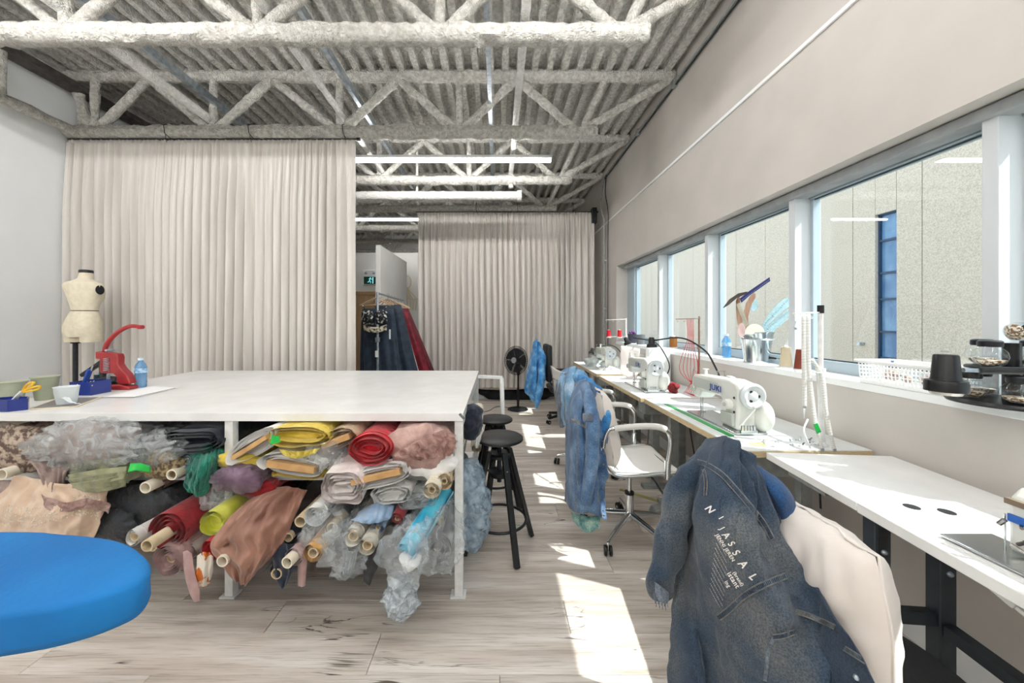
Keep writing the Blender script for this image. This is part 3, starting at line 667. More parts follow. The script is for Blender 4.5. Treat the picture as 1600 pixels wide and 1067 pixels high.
# ============================================================ stools
def stool(c, hz, rot, lab, sr=.148):
    t = thing('bar_stool', lab, 'stool', (0, 0, 0), 'black round stools beside the cutting table')
    MB().lathe([(.001, hz-.022), (sr-.006, hz-.022), (sr, hz-.018), (sr, hz-.006), (sr-.008, hz), (.001, hz)], n=40).build('seat', m_black, t)
    pts = []
    MB().cyl((0, 0, .40), (0, 0, hz-.02), .014, n=14).build('screw_post', pm('steel_dark', '#3a3e42', rough=.35, metal=.8), t)
    MB().lathe([(.02, .585), (.06, .585), (.072, .575), (.072, .56), (.03, .56)], n=24).lathe([(.02, .44), (.062, .44), (.066, .45), (.066, .47), (.02, .475)], n=24).build('hub', m_black, t)
    for k in range(4):
        a = rot+k*PI/2; d = Vector((math.cos(a), math.sin(a), 0))
        l = MB().bar(d*.07+Vector((0, 0, .60)), d*.232+Vector((0, 0, .004)), .034, .026, up=d).build('leg', m_black, t, bevel=.003)
        MB().sph(d*(.186)+Vector((0, 0, .18)), .008, 8, 6).build('bolt', m_galv, l)
        MB().sph(d*(.105)+Vector((0, 0, .5)), .007, 8, 6).build('bolt', m_galv, l)
    MB().tube([(.166*math.cos(i*PI/20), .166*math.sin(i*PI/20), .172) for i in range(40)], .0085, 10, closed=True).build('foot_ring', m_black, t)
    t.location = c
stool((.013, 2.238, 0), .684, 2.06+PI/2-.05, 'nearer black round swivel stool at the corner of the cutting table')
stool((-.015, 2.80, 0), .645, .9, 'farther black round stool behind the first one', .134)

# ============================================================ pedestal fan
ft = thing('pedestal_fan', 'black pedestal fan standing before the far curtain', 'fan', (.32, 5.68, 0))
MB().lathe([(.001, 0), (.15, 0), (.165, .008), (.15, .022), (.05, .034), (.03, .05), (.001, .05)], (.325, 5.68, 0), 36).build('base', m_blackpl, ft)
MB().cyl((.33, 5.68, .04), (.33, 5.68, .35), .019, n=14).cyl((.33, 5.68, .35), (.33, 5.68, .56), .013, n=14).build('pole', m_blackpl, ft)
fd = Vector((-.62, -.78, .10)).normalized(); fc = P(806, 563, 5.62); q = fd.to_track_quat('Z', 'Y').to_matrix()
MB().cyl(fc-fd*.02, fc-fd*.16, .055, .035, 18).build('motor', m_blackpl, ft)
MB().cyl((.33, 5.68, .55), fc-fd*.1, .022, n=12).build('neck', m_blackpl, ft)
b = MB(); R = .222
for k in range(9):
    r = .05+(R-.05)*k/8; zf = .05*math.cos(r/R*PI/2)
    for s_ in (1, -1): b.tube([fc+q @ Vector((r*math.cos(i*PI/18), r*math.sin(i*PI/18), s_*zf)) for i in range(36)], .0022 if k < 8 else .005, 5, closed=True)
for k in range(40):
    a = k*PI/20
    for s_ in (1, -1):
        b.tube([fc+q @ Vector((r*math.cos(a+.5*(r/R)), r*math.sin(a+.5*(r/R)), s_*.05*math.cos(r/R*PI/2))) for r in (.04, .1, .16, R)], .0018, 4, caps=False)
b.build('guard', m_blackpl, ft)
for k in range(5):
    a0 = k*2*PI/5; b = MB(); b.grid(lambda u, v: fc+q @ Vector(((.03+.16*u)*math.cos(a0+(v-.5)*(.9+.3*u)), (.03+.16*u)*math.sin(a0+(v-.5)*(.9+.3*u)), .02*(v-.5))), 6, 6); b.build('blade', pm('blade_grey', '#25272b', rough=.25), ft)
MB().cyl(fc+fd*.048, fc+fd*.058, .046, n=24).build('centre_badge', pm('badge_grey', '#8f9297', rough=.4), ft)
MB().tube(spline([(.25, 5.75, .01), (.0, 5.85, .008), (-.12, 5.6, .008), (-.2, 5.5, .008)], 8), .004, 6).build('power_cord', m_black, ft)

# ============================================================ fabric packed under the cutting table
def fab(n, c, c2=None, r=.85, bump=.35, bs=40, **k): return pm(n, c, c2 or c, 14, r, bump=bump, bscale=bs, sheen=.25, **k)
F_TUBE = fab('cardboard_tube', '#c9b48f', '#dccaa8', .7, .1); F_BOARD = fab('cardboard_flat', '#b98f5a', '#cfa770', .75, .15)
F_CREAM = fab('cream_paper', '#e6dcc6', '#f0e9d8', .6, .15)
m_tubein = pm('tube_inside', '#5b4c38', rough=.9)
m_wrap = film('clear_wrap', (.94, .96, .97), .24, .08, 14, '#f0f5f8')
m_wrap2 = film('cloudy_wrap', (.9, .91, .91), .36, .1, 18, '#dfe4e6')

def frame_of(c, yaw, pitch, tilt):
    """columns: across, along (away from the camera), up"""
    return Matrix.Translation(c) @ Matrix.Rotation(yaw, 4, 'Z') @ Matrix.Rotation(pitch, 4, 'X') @ Matrix.Rotation(tilt, 4, 'Y')
def sqc(a, p): c, s_ = math.cos(a), math.sin(a); return (abs(c)**p*(1 if c > 0 else -1), abs(s_)**p*(1 if s_ > 0 else -1))
def clampz(v, zc):
    if v.y > 1.83 and -2.7 < v.x < -.2:
        if zc > .6: v.z = min(v.z, .896); v.z = max(v.z, .622) if v.y > 1.86 else v.z
        else: v.z = min(v.z, .572); v.z = max(v.z, .207) if v.y > 2.15 else v.z
    return v
def wound(name, M, L, a0, b0, th, turns, mat, parent, pw=1, wob=.12, seed=0, end=.02, tail=0, nl=7):
    b = MB(); N = int(turns*48); off = wloc(parent) if parent else Vector()
    for i in range(N+1):
        an = i*2*PI/48; rho = th*i/N; cx, cz = sqc(an, pw)
        for j in range(nl):
            t = (j/(nl-1))**1.6; y = L*t
            nn = 1+wob*noise.noise(Vector((cx*1.2+seed, cz*1.2, t*3+seed)))*(.4+.6*i/N)
            lay = .35*th/turns*noise.noise(Vector((an*1.1, seed, t*2)))
            rgd = (1-2*abs(noise.noise(Vector((cx*3.5+seed, cz*3.5, t*3)))))*wob*.16*(a0+rho)**.0*.035*(i/N); nn *= 1+rgd/max(.02, (b0+rho))
            x = ((a0+rho+lay)*cx)*nn; z = ((b0+rho+lay)*cz)*nn
            if j == 0: y += end*noise.noise(Vector((an*.6, seed*2, 7)))
            b.v.append(clampz(M @ Vector((x, y, z)), M.translation.z))
    for i in range(N):
        for j in range(nl-1):
            p = i*nl+j; b.f.append((p, p+1, p+nl+1, p+nl))
    # recessed end so that one looks at wound edges, not through them
    k0 = len(b.v); b.v.append(M @ Vector((0, end*1.4+.012, 0)))
    for i in range(34):
        cx, cz = sqc(i*2*PI/34, pw); b.v.append(M @ Vector(((a0+th*.93)*cx*(1-wob*.3), end*1.2+.012, (b0+th*.93)*cz*(1-wob*.3))))
    for i in range(34): b.f.append((k0, k0+1+i, k0+1+(i+1) % 34))
    return b.build(name, mat, parent, ang=180)
def core_tube(M, y0, L, r, parent, mat=None, name='cardboard_core'):
    b = MB(); n = 20; k = []
    for (rr, yy) in ((r, L), (r, y0), (r*.78, y0), (r*.76, y0+.09)):
        for i in range(n): b.v.append(M @ Vector((rr*math.cos(2*PI*i/n), yy, rr*math.sin(2*PI*i/n))))
    for q_ in range(3):
        for i in range(n): b.f.append((q_*n+i, (q_+1)*n+i, (q_+1)*n+(i+1) % n, q_*n+(i+1) % n))
    b.f.append(tuple(3*n+i for i in range(n)))
    o = b.build(name, mat or F_TUBE, parent, ang=50); return o
def roll(px, py, Y, r, core, mat, lab, turns=2.5, L=1.1, yaw=0, pitch=0, prot=.03, wob=.1, group='fabric rolls under the cutting table', coremat=None, squash=1, cat='fabric roll', name='fabric_roll'):
    c = P(px, py, Y); s_ = Y/560; R = r*s_; rc = core*s_
    t = thing(name, lab, cat, c, group); M = frame_of(c, yaw, pitch, 0)
    if R > rc*1.15: wound('wound_cloth', M, L, rc*1.02, rc*1.02*squash, R-rc*1.02, turns, mat, t, wob=wob, seed=px*.13)
    core_tube(M, -prot, L+.01, rc, t, coremat)
    return t
def tube(px, py, Y, r, lab, mat=None, L=1.2, yaw=0, pitch=0, sleeve=None, sl=.06):
    c = P(px, py, Y); t = thing('cardboard_tube', lab, 'tube', c, 'bare tubes under the cutting table'); M = frame_of(c, yaw, pitch, 0)
    core_tube(M, 0, L, r*Y/560, t, mat)
    if sleeve: wound('wound_cloth', M @ Matrix.Translation((0, sl, 0)), L-sl, r*Y/560*1.02, r*Y/560*1.02, .012, 2, sleeve, t, wob=.2, seed=px)
    return t
def bolt(px, py, Y, rx, rz, mat, lab, tilt=0, turns=2.6, L=1.15, yaw=0, pitch=0, board=None, th=None, wob=.22, prot=.015, group='fabric bolts under the cutting table'):
    c = P(px, py, Y); s_ = Y/560; A = rx*s_; B = rz*s_; th = th or B*.72
    t = thing('fabric_bolt', lab, 'fabric bolt', c, group); M = frame_of(c, yaw, pitch, tilt)
    wound('wound_cloth', M, L, A-th, max(B-th, .006), th, turns, mat, t, pw=.75, wob=wob, seed=px*.17, end=.03)
    if board: MB().box(-(A-th), A-th, -prot, L, -(B-th)*.75, (B-th)*.75, M).build('card_core', board, t, smooth=False)
    return t
def bundle(name, path, radii, mat, lab, cat, flat=.6, wob=.5, wsc=9, n=64, parent=None, group=None, partname='folds', seed=0, shells=1):
    wp = [P(*p) for p in path]
    if path[-1][2]-path[0][2] > .3 and partname != 'plastic_wrap' or (parent is not None and path[1][1]-path[0][1] <= 0 and path[0][1] < 710):
        wp = [Vector((wp[0].x, p[2], wp[0].z)) for p in path]      # lies straight back on its shelf
    pts = spline(wp, 16); m = len(pts)
    rr = []
    for i in range(m):
        f = i/(m-1)*(len(radii)-1); k = min(int(f), len(radii)-2); rr.append((radii[k]*(1-(f-k))+radii[k+1]*(f-k))*path[0][2]/560)
    t = parent
    if t is None:
        t = thing(name, lab, cat, pts[0], group)
    for s_ in range(shells):
        b = MB(); k = 1-.12*s_
        rad = [r*k for r in rr]; rad[0] *= .35; 
        b.tube(pts, rad, n, True, flat=1)
        out = []
        for idx, v in enumerate(b.v):
            i = idx//n; c = pts[i]; d = v-c; d.z *= flat
            rg = 1-2*abs(noise.noise(Vector((v.x*wsc*1.6, v.y*wsc*.5, v.z*wsc*1.6+seed))+.6*Vector((noise.noise(v*11), noise.noise(v*13), 0)))); rg2 = 1-2*abs(noise.noise(Vector((v.x*wsc*4, v.y*wsc*1.2, v.z*wsc*4+seed*2))))
            w = wob*(.55*rg+.22*rg2-.3+.5*noise.noise(v*wsc+Vector((seed, s_*9, 0)))+.55*noise.noise(v*wsc*2.4+Vector((0, seed, s_*5))) + .3*noise.noise(Vector((v.x*wsc*6, v.y*wsc, v.z*wsc*6))))
            out.append(clampz(c+d*(1+w), pts[0].z) if path[-1][2]-path[0][2] > .3 else c+d*(1+w))
        b.v = out; b.build(partname, mat, t, ang=180)
    return t
def sheet(rows, mat, name, parent=None, lab=None, cat=None, nu=40, nv=26, wr=.008, ws=14, thick=.002, seed=0, grp=None, stripe=0, sn=9, ridge=0, rf=(5, 1.6)):
    """cloth patch through rows of (px, py, Y) control points"""
    R = [[P(*p) for p in r] for r in rows]
    def ev(u, v):
        cols = []
        for r in R:
            q_ = [2*r[0]-r[1]]+r+[2*r[-1]-r[-2]]; f = u*(len(r)-1); k = min(int(f), len(r)-2); cols.append(cr(q_[k], q_[k+1], q_[k+2], q_[k+3], f-k))
        q_ = [2*cols[0]-cols[1]]+cols+[2*cols[-1]-cols[-2]]; f = v*(len(cols)-1); k = min(int(f), len(cols)-2)
        p = cr(q_[k], q_[k+1], q_[k+2], q_[k+3], f-k)
        w = wr*(noise.noise(p*ws+Vector((seed, 0, 0)))+.5*noise.noise(p*ws*2.3))+stripe*math.sin(u*sn*PI+2*noise.noise(Vector((u*3, v*2, seed))))
        if ridge: w += ridge*((1-2*abs(noise.noise(Vector((u*rf[0]+.7*noise.noise(Vector((u*2, v*2, seed))), v*rf[1], seed+3)))))-.5) + ridge*.45*((1-2*abs(noise.noise(Vector((u*rf[0]*2.3, v*rf[1]*2.1, seed+8)))))-.5)
        return p+Vector((w*.3, -w, w*.3))
    b = MB().grid(ev, nu, nv); o = b.build(name, mat, parent, label=lab, cat=cat, group=grp, ang=180, solid=thick); return o, ev
def tulle(n, c, o=.8): return film(n, tuple(min(1, x*1.15+.1) for x in rgb(c)[:3]), o, .7, 22, c)

C_NAVY = fab('navy_wool', '#0d1524', '#172033'); C_RED = fab('red_tulle', '#a90f1c', '#d01828', .7, .6, 60); C_WHITE = fab('white_tulle', '#efeeec', '#fbfaf8', .8, .3, 60)
C_YEL = fab('yellow_tulle', '#d9bd3a', '#ecd664', .7, .5, 50); C_BEIGE = fab('beige_silk', '#b49a7c', '#cbb496', .5, .5, 30); C_PINK = fab('dusty_pink_tulle', '#a27f76', '#c9a79d', .7, .6, 50)
C_SAGE = fab('sage_chiffon', '#6f7256', '#9a9a78', .7, .6, 40); C_TEAL = fab('teal_tulle', '#0d5a4d', '#17826c', .7, .7, 50); C_PURP = fab('purple_organza', '#4c3547', '#7d6377', .5, .6, 35)
C_BROWN = pm('rose_brown_satin', '#7f5646', '#a87b68', 5, .35, sheen=.2, bump=.15, bscale=12); C_LIME = fab('lime_vinyl', '#c3c43a', '#dfe06a', .35, .2); C_ROSE = fab('rose_spiral_cloth', '#b08f8c', '#c8a9a5')
C_DRED = fab('deep_red_cloth', '#7d0d17', '#a5131f'); C_BLACK = fab('black_lace', '#0c0e12', '#2c3138', .5, .8, 45); C_NAVY2 = fab('navy_cotton', '#101829', '#1b2438')
C_SKY = fab('sky_blue_cloth', '#7d99b8', '#9fb6ce'); C_TURQ = pm('turquoise_satin', '#1b93b8', '#56c5de', 10, .3, sheen=.2, bump=.3, bscale=25); C_GREY = fab('grey_cloth', '#77736e', '#8f8b85')
C_LACE = pm('brown_lace', '#5e4d44', '#b7a594', 45, .8, bump=.8, bscale=60, lo=.42, hi=.58); C_MAUVE = pm('mauve_wrapped_lace', '#7b6761', '#a9958d', 16, .5, bump=.7, bscale=30)
C_GOLD = pm('gold_lace', '#5c4b33', '#a89370', 55, .6, bump=.8, bscale=70, lo=.42, hi=.58); C_PRINT = pm('orange_print', '#e8e0d2', '#c8691d', 14, .7, lo=.55, hi=.58)
C_SPOT = pm('spotted_print', '#d9d7d3', '#8f8c8b', 40, .6, lo=.62, hi=.68)

# deep filler rolls
fl = thing('fabric_roll', 'plain grey fabric roll deep on the upper shelf, left bay, first from left', 'fabric roll', (-2.3, 2.25, .68), 'deep packed rolls')
wound('wound_cloth', frame_of(Vector((-2.3, 2.25, .70)), 0, 0, 0), .95, .03, .03, .045, 1.5, C_GREY, fl, wob=.2)
for i, (x, z) in enumerate([(-2.05, .70), (-1.8, .71), (-1.55, .70), (-1.2, .70), (-.95, .72), (-.7, .70), (-.45, .71), (-2.42, .33), (-2.15, .33), (-1.9, .34), (-1.62, .33), (-1.3, .34), (-1.05, .33), (-.8, .33), (-.55, .34), (-.33, .33)]):
    c = copy_tree(fl); c.location = (x, 2.28, z-.02)
    for ch in [o for o in COL.objects if o.parent == c]:
        ch.data = ch.data.copy(); ch.data.materials.clear(); ch.data.materials.append((C_GREY, C_NAVY2, C_BLACK)[i % 3])
    bay = ['upper shelf, left bay', 'upper shelf, left bay', 'upper shelf, left bay', 'upper shelf, right bay', 'upper shelf, right bay', 'upper shelf, right bay', 'upper shelf, right bay'][i] if i < 7 else ('lower shelf, left bay' if i < 11 else 'lower shelf, right bay')
    c['label'] = ('plain grey', 'dark navy', 'black textured')[i % 3]+' fabric roll deep on the '+bay+', '+['second', 'third', 'fourth', 'first', 'second', 'third', 'fourth', 'first', 'second', 'third', 'fourth', 'first', 'second', 'third', 'fourth', 'fifth'][i]+' from left'
    c['group'] = 'deep packed rolls'

# ---- upper shelf, left bay
sheet([[(0, 652, 1.95), (60, 655, 1.97)], [(0, 690, 1.9), (30, 680, 1.92)]], fab('ivory_cloth', '#d8cbb8', '#e8dfd0'), 'ivory_cloth', lab='ivory cloth tucked high in the left corner under the tabletop', cat='cloth', nu=12, nv=8)
bundle('lace_bundle', [(20, 704, 1.8), (28, 702, 1.95), (40, 690, 2.3), (60, 680, 2.9)], [70, 66, 60, 50], C_LACE, 'brown patterned lace bundle at the left end of the upper shelf', 'fabric bundle', flat=.5, wob=.3, seed=2)
tube(3, 741, 1.76, 8.5, 'cream tube with an open end beside the blue ironing board side, far left', F_CREAM, sleeve=C_LACE, sl=.1, L=1.2)
t = bundle('wrapped_bundle', [(126, 696, 1.74), (130, 694, 1.95), (150, 690, 2.4), (190, 680, 3.0)], [66, 58, 52, 46], C_MAUVE, 'large plastic wrapped mauve lace bundle on the upper left shelf', 'fabric bundle', flat=.5, wob=.3, seed=5)
bundle('x', [(124, 697, 1.715), (130, 694, 1.95), (150, 690, 2.4)], [86, 68, 58], m_wrap2, None, None, flat=.46, wob=.3, parent=t, partname='plastic_wrap', seed=8)
sheet([[(42, 712, 1.78), (80, 722, 1.76), (112, 728, 1.76)], [(62, 740, 1.74), (84, 745, 1.72), (104, 740, 1.74)], [(70, 762, 1.735), (82, 778, 1.72), (98, 772, 1.735)]], C_MAUVE, 'lace_flap', lab='mauve lace flap hanging over the shelf edge above the beaded cloth', cat='cloth', stripe=.006)
bundle('sage_bundle', [(152, 738, 1.74), (158, 735, 1.95), (190, 715, 2.5)], [52, 46, 38], C_SAGE, 'folded sage green chiffon bundle on the shelf edge', 'fabric bundle', flat=.5, wob=.25, seed=4, n=36)
for k in range(3): sheet([[(106, 742+k*7, 1.74-.01*k), (150, 734+k*8, 1.70-.01*k), (200, 728+k*6, 1.74)], [(112, 752+k*7, 1.73), (155, 757+k*6, 1.69), (196, 748+k*6, 1.73)]], C_SAGE, 'chiffon_fold', lab=['upper', 'middle', 'lowest'][k]+' loose sage green chiffon fold over the shelf edge', cat='cloth', stripe=.004, seed=k, grp='sage chiffon folds', nu=30, nv=12)
t = bundle('gold_lace_bundle', [(244, 730, 1.76), (248, 722, 2.0), (270, 706, 2.6)], [28, 28, 24], C_GOLD, 'gold lace bundle in clear plastic between the sage folds and the tubes', 'fabric bundle', flat=.8, wob=.35, seed=6)
bundle('x', [(226, 706, 1.74), (240, 705, 2.0), (262, 690, 2.6)], [46, 42, 34], m_wrap2, None, None, flat=.55, wob=.4, parent=t, partname='plastic_wrap', seed=1)
sheet([[(203, 724, 1.73), (220, 724, 1.71), (236, 728, 1.73)], [(200, 738, 1.73), (214, 735, 1.71), (236, 738, 1.73)]], pm('green_tape', '#1fae45', '#2fd05a', 8, .4), 'green_tape', lab='bright green tape tag on the plastic bundle at left', cat='tape', nu=14, nv=8)
bolt(292, 690, 1.78, 50, 21, C_NAVY, 'dark navy fabric bolt high on the shelf left of the table leg', tilt=-.06, turns=3, board=None, wob=.15)
sheet([[(246, 700, 1.765), (292, 706, 1.755), (340, 702, 1.765)], [(247, 702.5, 1.76), (292, 709, 1.75), (338, 705, 1.76)]], F_CREAM, 'label_strip', lab='thin pale edge strip on the navy bolt', cat='label', nu=14, nv=3) if False else None
tube(268, 742, 1.76, 8.5, 'open tube end above the other two, left of the teal tulle', F_CREAM, sleeve=C_SKY)
tube(227, 762, 1.74, 9, 'open cream tube end sticking out farthest left of the pair', F_CREAM, sleeve=C_MAUVE)
tube(236, 776, 1.79, 8, 'brown tube end just below the cream tube ends', None)
roll(290, 722, 1.8, 13, 5, C_SKY, 'pale blue fabric roll beneath the navy bolt', prot=-.01)
sheet([[(300, 712, 1.86), (325, 695, 1.9), (345, 685, 1.86)], [(292, 735, 1.78), (318, 724, 1.72), (344, 712, 1.8)], [(290, 755, 1.77), (314, 748, 1.71), (338, 738, 1.78)], [(296, 768, 1.77), (312, 776, 1.73), (326, 770, 1.77)]], C_TEAL, 'teal_tulle', lab='teal green tulle spilling down left of the middle table leg', cat='cloth', stripe=.004, sn=11, ridge=.03, rf=(6, 1.5), nu=60)
bundle('teal_tulle_bundle', [(318, 722, 1.80), (326, 715, 2.0), (345, 700, 2.5)], [30, 28, 24], C_TEAL, 'teal green tulle bundle behind its spilling front', 'fabric bundle', flat=.8, wob=.3, seed=9)
# ---- upper shelf, right bay
bundle('yellow_tulle', [(368, 722, 1.77), (372, 718, 1.95), (400, 708, 2.4)], [36, 34, 28], C_YEL, 'yellow tulle folds showing under the white bolt right of the leg', 'fabric bundle', flat=.35, wob=.2, seed=3)
bolt(392, 698, 1.74, 47, 19, C_WHITE, 'white tulle bolt tilted up to the right, with a brown card edge', tilt=-.55, board=F_BOARD, th=.045, wob=.2, yaw=-.05)
bolt(466, 682, 1.73, 46, 18, C_YEL, 'yellow tulle bolt just under the tabletop', tilt=.0, turns=3, wob=.25)
sheet([[(436, 702, 1.715), (468, 705, 1.70), (500, 700, 1.715)], [(444, 712, 1.71), (464, 716, 1.70), (492, 708, 1.71)]], tulle('yellow_veil', '#e0cf62', .7), 'yellow_veil', lab='sheer yellow veil hanging from the yellow bolt', cat='cloth', stripe=.004)
MB().prism([(P(421, 0, 1.7).x, P(0, 695, 1.7).z), (P(437, 0, 1.7).x, P(0, 691, 1.7).z), (P(436, 0, 1.7).x, P(0, 682, 1.7).z), (P(425, 0, 1.7).x, P(0, 680, 1.7).z)], .004, Matrix(((1, 0, 0, 0), (0, 0, -1, 1.705), (0, 1, 0, 0), (0, 0, 0, 1)))).build('green_tag', MATS['green_tape'], label='green tag at the left end of the yellow bolt', cat='tag')
bolt(456, 728, 1.74, 48, 18, C_WHITE, 'white bolt with a brown card core below the yellow bolt', tilt=.14, board=F_BOARD, th=.034, wob=.16)
bolt(466, 742, 1.78, 40, 8, C_YEL, 'thin yellow bolt pressed beneath the white bolt', tilt=.05, wob=.1)
bolt(526, 688, 1.76, 34, 17, C_BEIGE, 'beige silk bolt between the yellow and red ones', tilt=-.35, board=F_BOARD, th=.035)
t = bundle('clear_bag', [(505, 712, 1.73), (510, 708, 1.9), (520, 700, 2.2)], [30, 28, 24], m_wrap, 'clear plastic bag end left of the red roll', 'plastic bag', flat=.7, wob=.4, seed=3)
roll(578, 702, 1.69, 37, 13, C_RED, 'bright red tulle roll under the tabletop', turns=4, prot=-.05, squash=.25, wob=.12, pitch=.0)
t = bundle('pink_tulle_bundle', [(655, 700, 1.72), (658, 694, 1.9), (665, 686, 2.4)], [52, 48, 42], C_PINK, 'dusty pink tulle bundle right of the red roll', 'fabric bundle', flat=.62, wob=.28, seed=12, n=40)
sheet([[(612, 712, 1.70), (650, 690, 1.69), (700, 668, 1.72)], [(628, 718, 1.69), (668, 704, 1.675), (712, 690, 1.71)], [(650, 720, 1.695), (680, 716, 1.68), (704, 712, 1.70)]], tulle('pink_veil', '#b8948a', .75), 'pink_veil', lab='sheer pink tulle folds over the pink bundle', cat='cloth', stripe=.01, sn=9)
t = bundle('cream_tulle_bundle', [(672, 728, 1.73), (676, 722, 1.95), (690, 712, 2.4)], [38, 36, 30], C_WHITE, 'cream white tulle bundle beside the right table leg', 'fabric bundle', flat=.6, wob=.25, seed=14)
bolt(588, 744, 1.69, 52, 19, C_WHITE, 'white bolt with an orange card edge, below the red roll', tilt=-.22, board=F_BOARD, th=.04, wob=.12, turns=3)
t = bolt(535, 762, 1.67, 38, 28, fab('blush_tulle', '#e3d8d4', '#f6efec', .7, .3, 50), 'pinkish white swirling tulle bolt hanging over the shelf edge', turns=5, L=.9, wob=.3, th=.07, pitch=.12)
t = bolt(612, 775, 1.7, 30, 17, fab('veil_grey', '#cfcfcd', '#eceae8', .5, .3), 'grey white bolt in plastic under the orange edged bolt', tilt=-.1, wob=.2)
t = bolt(652, 785, 1.71, 34, 15, m_wrap2, 'plastic wrapped pale bolt left of the beige paper roll', tilt=-.1, wob=.2) 
roll(675, 765, 1.66, 14, 6, F_CREAM, 'cream paper roll with an open core near the right leg', turns=3, prot=.002, wob=.03)
roll(694, 752, 1.72, 13, 5, fab('tan_paper', '#cbb58f', '#dac7a4', .6), 'tan paper roll touching the right table leg', turns=3, prot=.002, wob=.03)
bundle('purple_bundle', [(362, 752, 1.72), (370, 750, 1.9), (400, 742, 2.4)], [38, 34, 28], C_PURP, 'purple organza bundle right of the middle leg', 'fabric bundle', flat=.55, wob=.3, seed=18)
bundle('burgundy_bundle', [(398, 766, 1.76), (404, 760, 1.95), (420, 750, 2.4)], [26, 24, 20], C_DRED, 'burgundy cloth behind the purple organza', 'fabric bundle', flat=.6, wob=.3, seed=19)
# ---- lower shelf, left bay
C_BEAD = fab('ivory_tulle', '#c9ad93', '#dcc5ae', .6, .25, 20)
_, evb = sheet([[(30, 742, 1.80), (70, 750, 1.75), (120, 756, 1.73), (178, 752, 1.78)], [(-20, 790, 1.78), (50, 795, 1.70), (110, 800, 1.68), (165, 800, 1.74)], [(-60, 835, 1.78), (30, 842, 1.70), (90, 850, 1.68), (145, 850, 1.74)], [(-70, 885, 1.8), (20, 890, 1.72), (80, 890, 1.71), (140, 885, 1.76)]], C_BEAD, 'beaded_tulle', lab='ivory bridal tulle with pearl beading draped behind the blue board', cat='cloth', stripe=.006, sn=5, nu=60, wr=.015, ridge=.03, rf=(4, 3))
b = MB(); rb = random.Random(4)
for i in range(420):
    u = rb.uniform(.15, .98); v = .22+.24*rb.random()+.1*math.sin(u*6)
    if 0.35 < u < .5 and rb.random() < .6: continue
    b.sph(evb(u, max(0, v))+Vector((0, -.004, 0)), rb.uniform(.0018, .0035), 5, 4)
b.build('bead_trim', pm('pearl', '#efe6d8', rough=.25), label='scattered pearl bead trim on the ivory bridal tulle', cat='beads', kind='stuff')
sheet([[(66, 772, 1.68), (100, 785, 1.665), (140, 778, 1.67), (172, 788, 1.7)], [(74, 795, 1.67), (104, 800, 1.655), (140, 792, 1.66), (168, 803, 1.69)]], tulle('veil_edge', '#b79a92', .8), 'veil_edge', lab='sheer scalloped veil edge across the ivory tulle', cat='cloth', stripe=.008, sn=6)
bundle('beige_wrapped_roll', [(10, 782, 1.82), (20, 780, 2.0), (60, 765, 2.6)], [46, 44, 38], C_MAUVE, 'greyish beige wrapped roll low at the far left', 'fabric bundle', flat=.7, wob=.2, seed=22)
bundle('black_lace_bundle', [(212, 800, 1.78), (220, 795, 1.95), (250, 780, 2.5)], [62, 56, 46], C_BLACK, 'glossy black lace bundle on the lower shelf at left', 'fabric bundle', flat=.62, wob=.3, seed=25, n=36)
bundle('black_floral_bundle', [(165, 826, 1.75), (175, 822, 1.95), (200, 810, 2.5)], [38, 34, 28], C_BLACK, 'black floral sequin cloth below the black lace bundle', 'fabric bundle', flat=.7, wob=.35, seed=26)
roll(206, 840, 1.66, 13, 8, C_SPOT, 'white spotted print roll with a dark open end beside the blue board', prot=-.01, turns=2, L=1.2, yaw=-.09)
tube(238, 855, 1.7, 7, 'short tan tube end at the tip of the blue board', None)
roll(262, 832, 1.68, 31, 9, C_DRED, 'deep red fabric roll with a protruding tan core', turns=3.5, prot=.1, wob=.14, L=1.25)
t = roll(262, 876, 1.66, 25, 8, C_ROSE, 'dusty pink spiral roll near the tip of the blue board', turns=5, prot=-.02, wob=.1)
sheet([[(286, 862, 1.665), (293, 860, 1.66), (300, 864, 1.665)], [(287, 890, 1.66), (296, 892, 1.655), (304, 892, 1.66)], [(296, 925, 1.66), (304, 925, 1.655), (312, 922, 1.66)], [(304, 941, 1.66), (308, 940, 1.657), (312, 938, 1.66)]], C_ROSE, 'pink_tail', lab='dusty pink strip hanging down from the spiral roll', cat='cloth', nu=10, nv=20, wr=.003)
roll(302, 862, 1.72, 13, 6, fab('pale_grey_cloth', '#b0a69c', '#c8bfb5'), 'pale grey beige roll between the pink spiral and the leg', prot=-.02)
sheet([[(308, 868, 1.68), (320, 862, 1.66), (335, 868, 1.68)], [(306, 892, 1.675), (320, 895, 1.65), (334, 890, 1.675)], [(308, 915, 1.68), (318, 918, 1.66), (328, 912, 1.68)]], C_PRINT, 'orange_print_cloth', lab='white cloth with orange print hanging low left of the leg', cat='cloth', stripe=.006, sn=5)
roll(332, 818, 1.66, 20, 13, C_LIME, 'lime yellow vinyl roll with an open end', turns=2.5, prot=-.05, wob=.08, L=1.1)
bundle('clear_bag', [(330, 782, 1.76), (338, 778, 1.95), (360, 768, 2.3)], [24, 22, 18], m_wrap2, 'clear plastic bag end just above the lime roll', 'plastic bag', flat=.8, wob=.4, seed=31)
roll(328, 860, 1.67, 18, 8, C_RED, 'open ended red roll partly hidden by the brown satin', turns=2, prot=-.04)
tube(347, 877, 1.60, 9, 'white tube end poking out at the middle table leg', F_CREAM, L=.5)
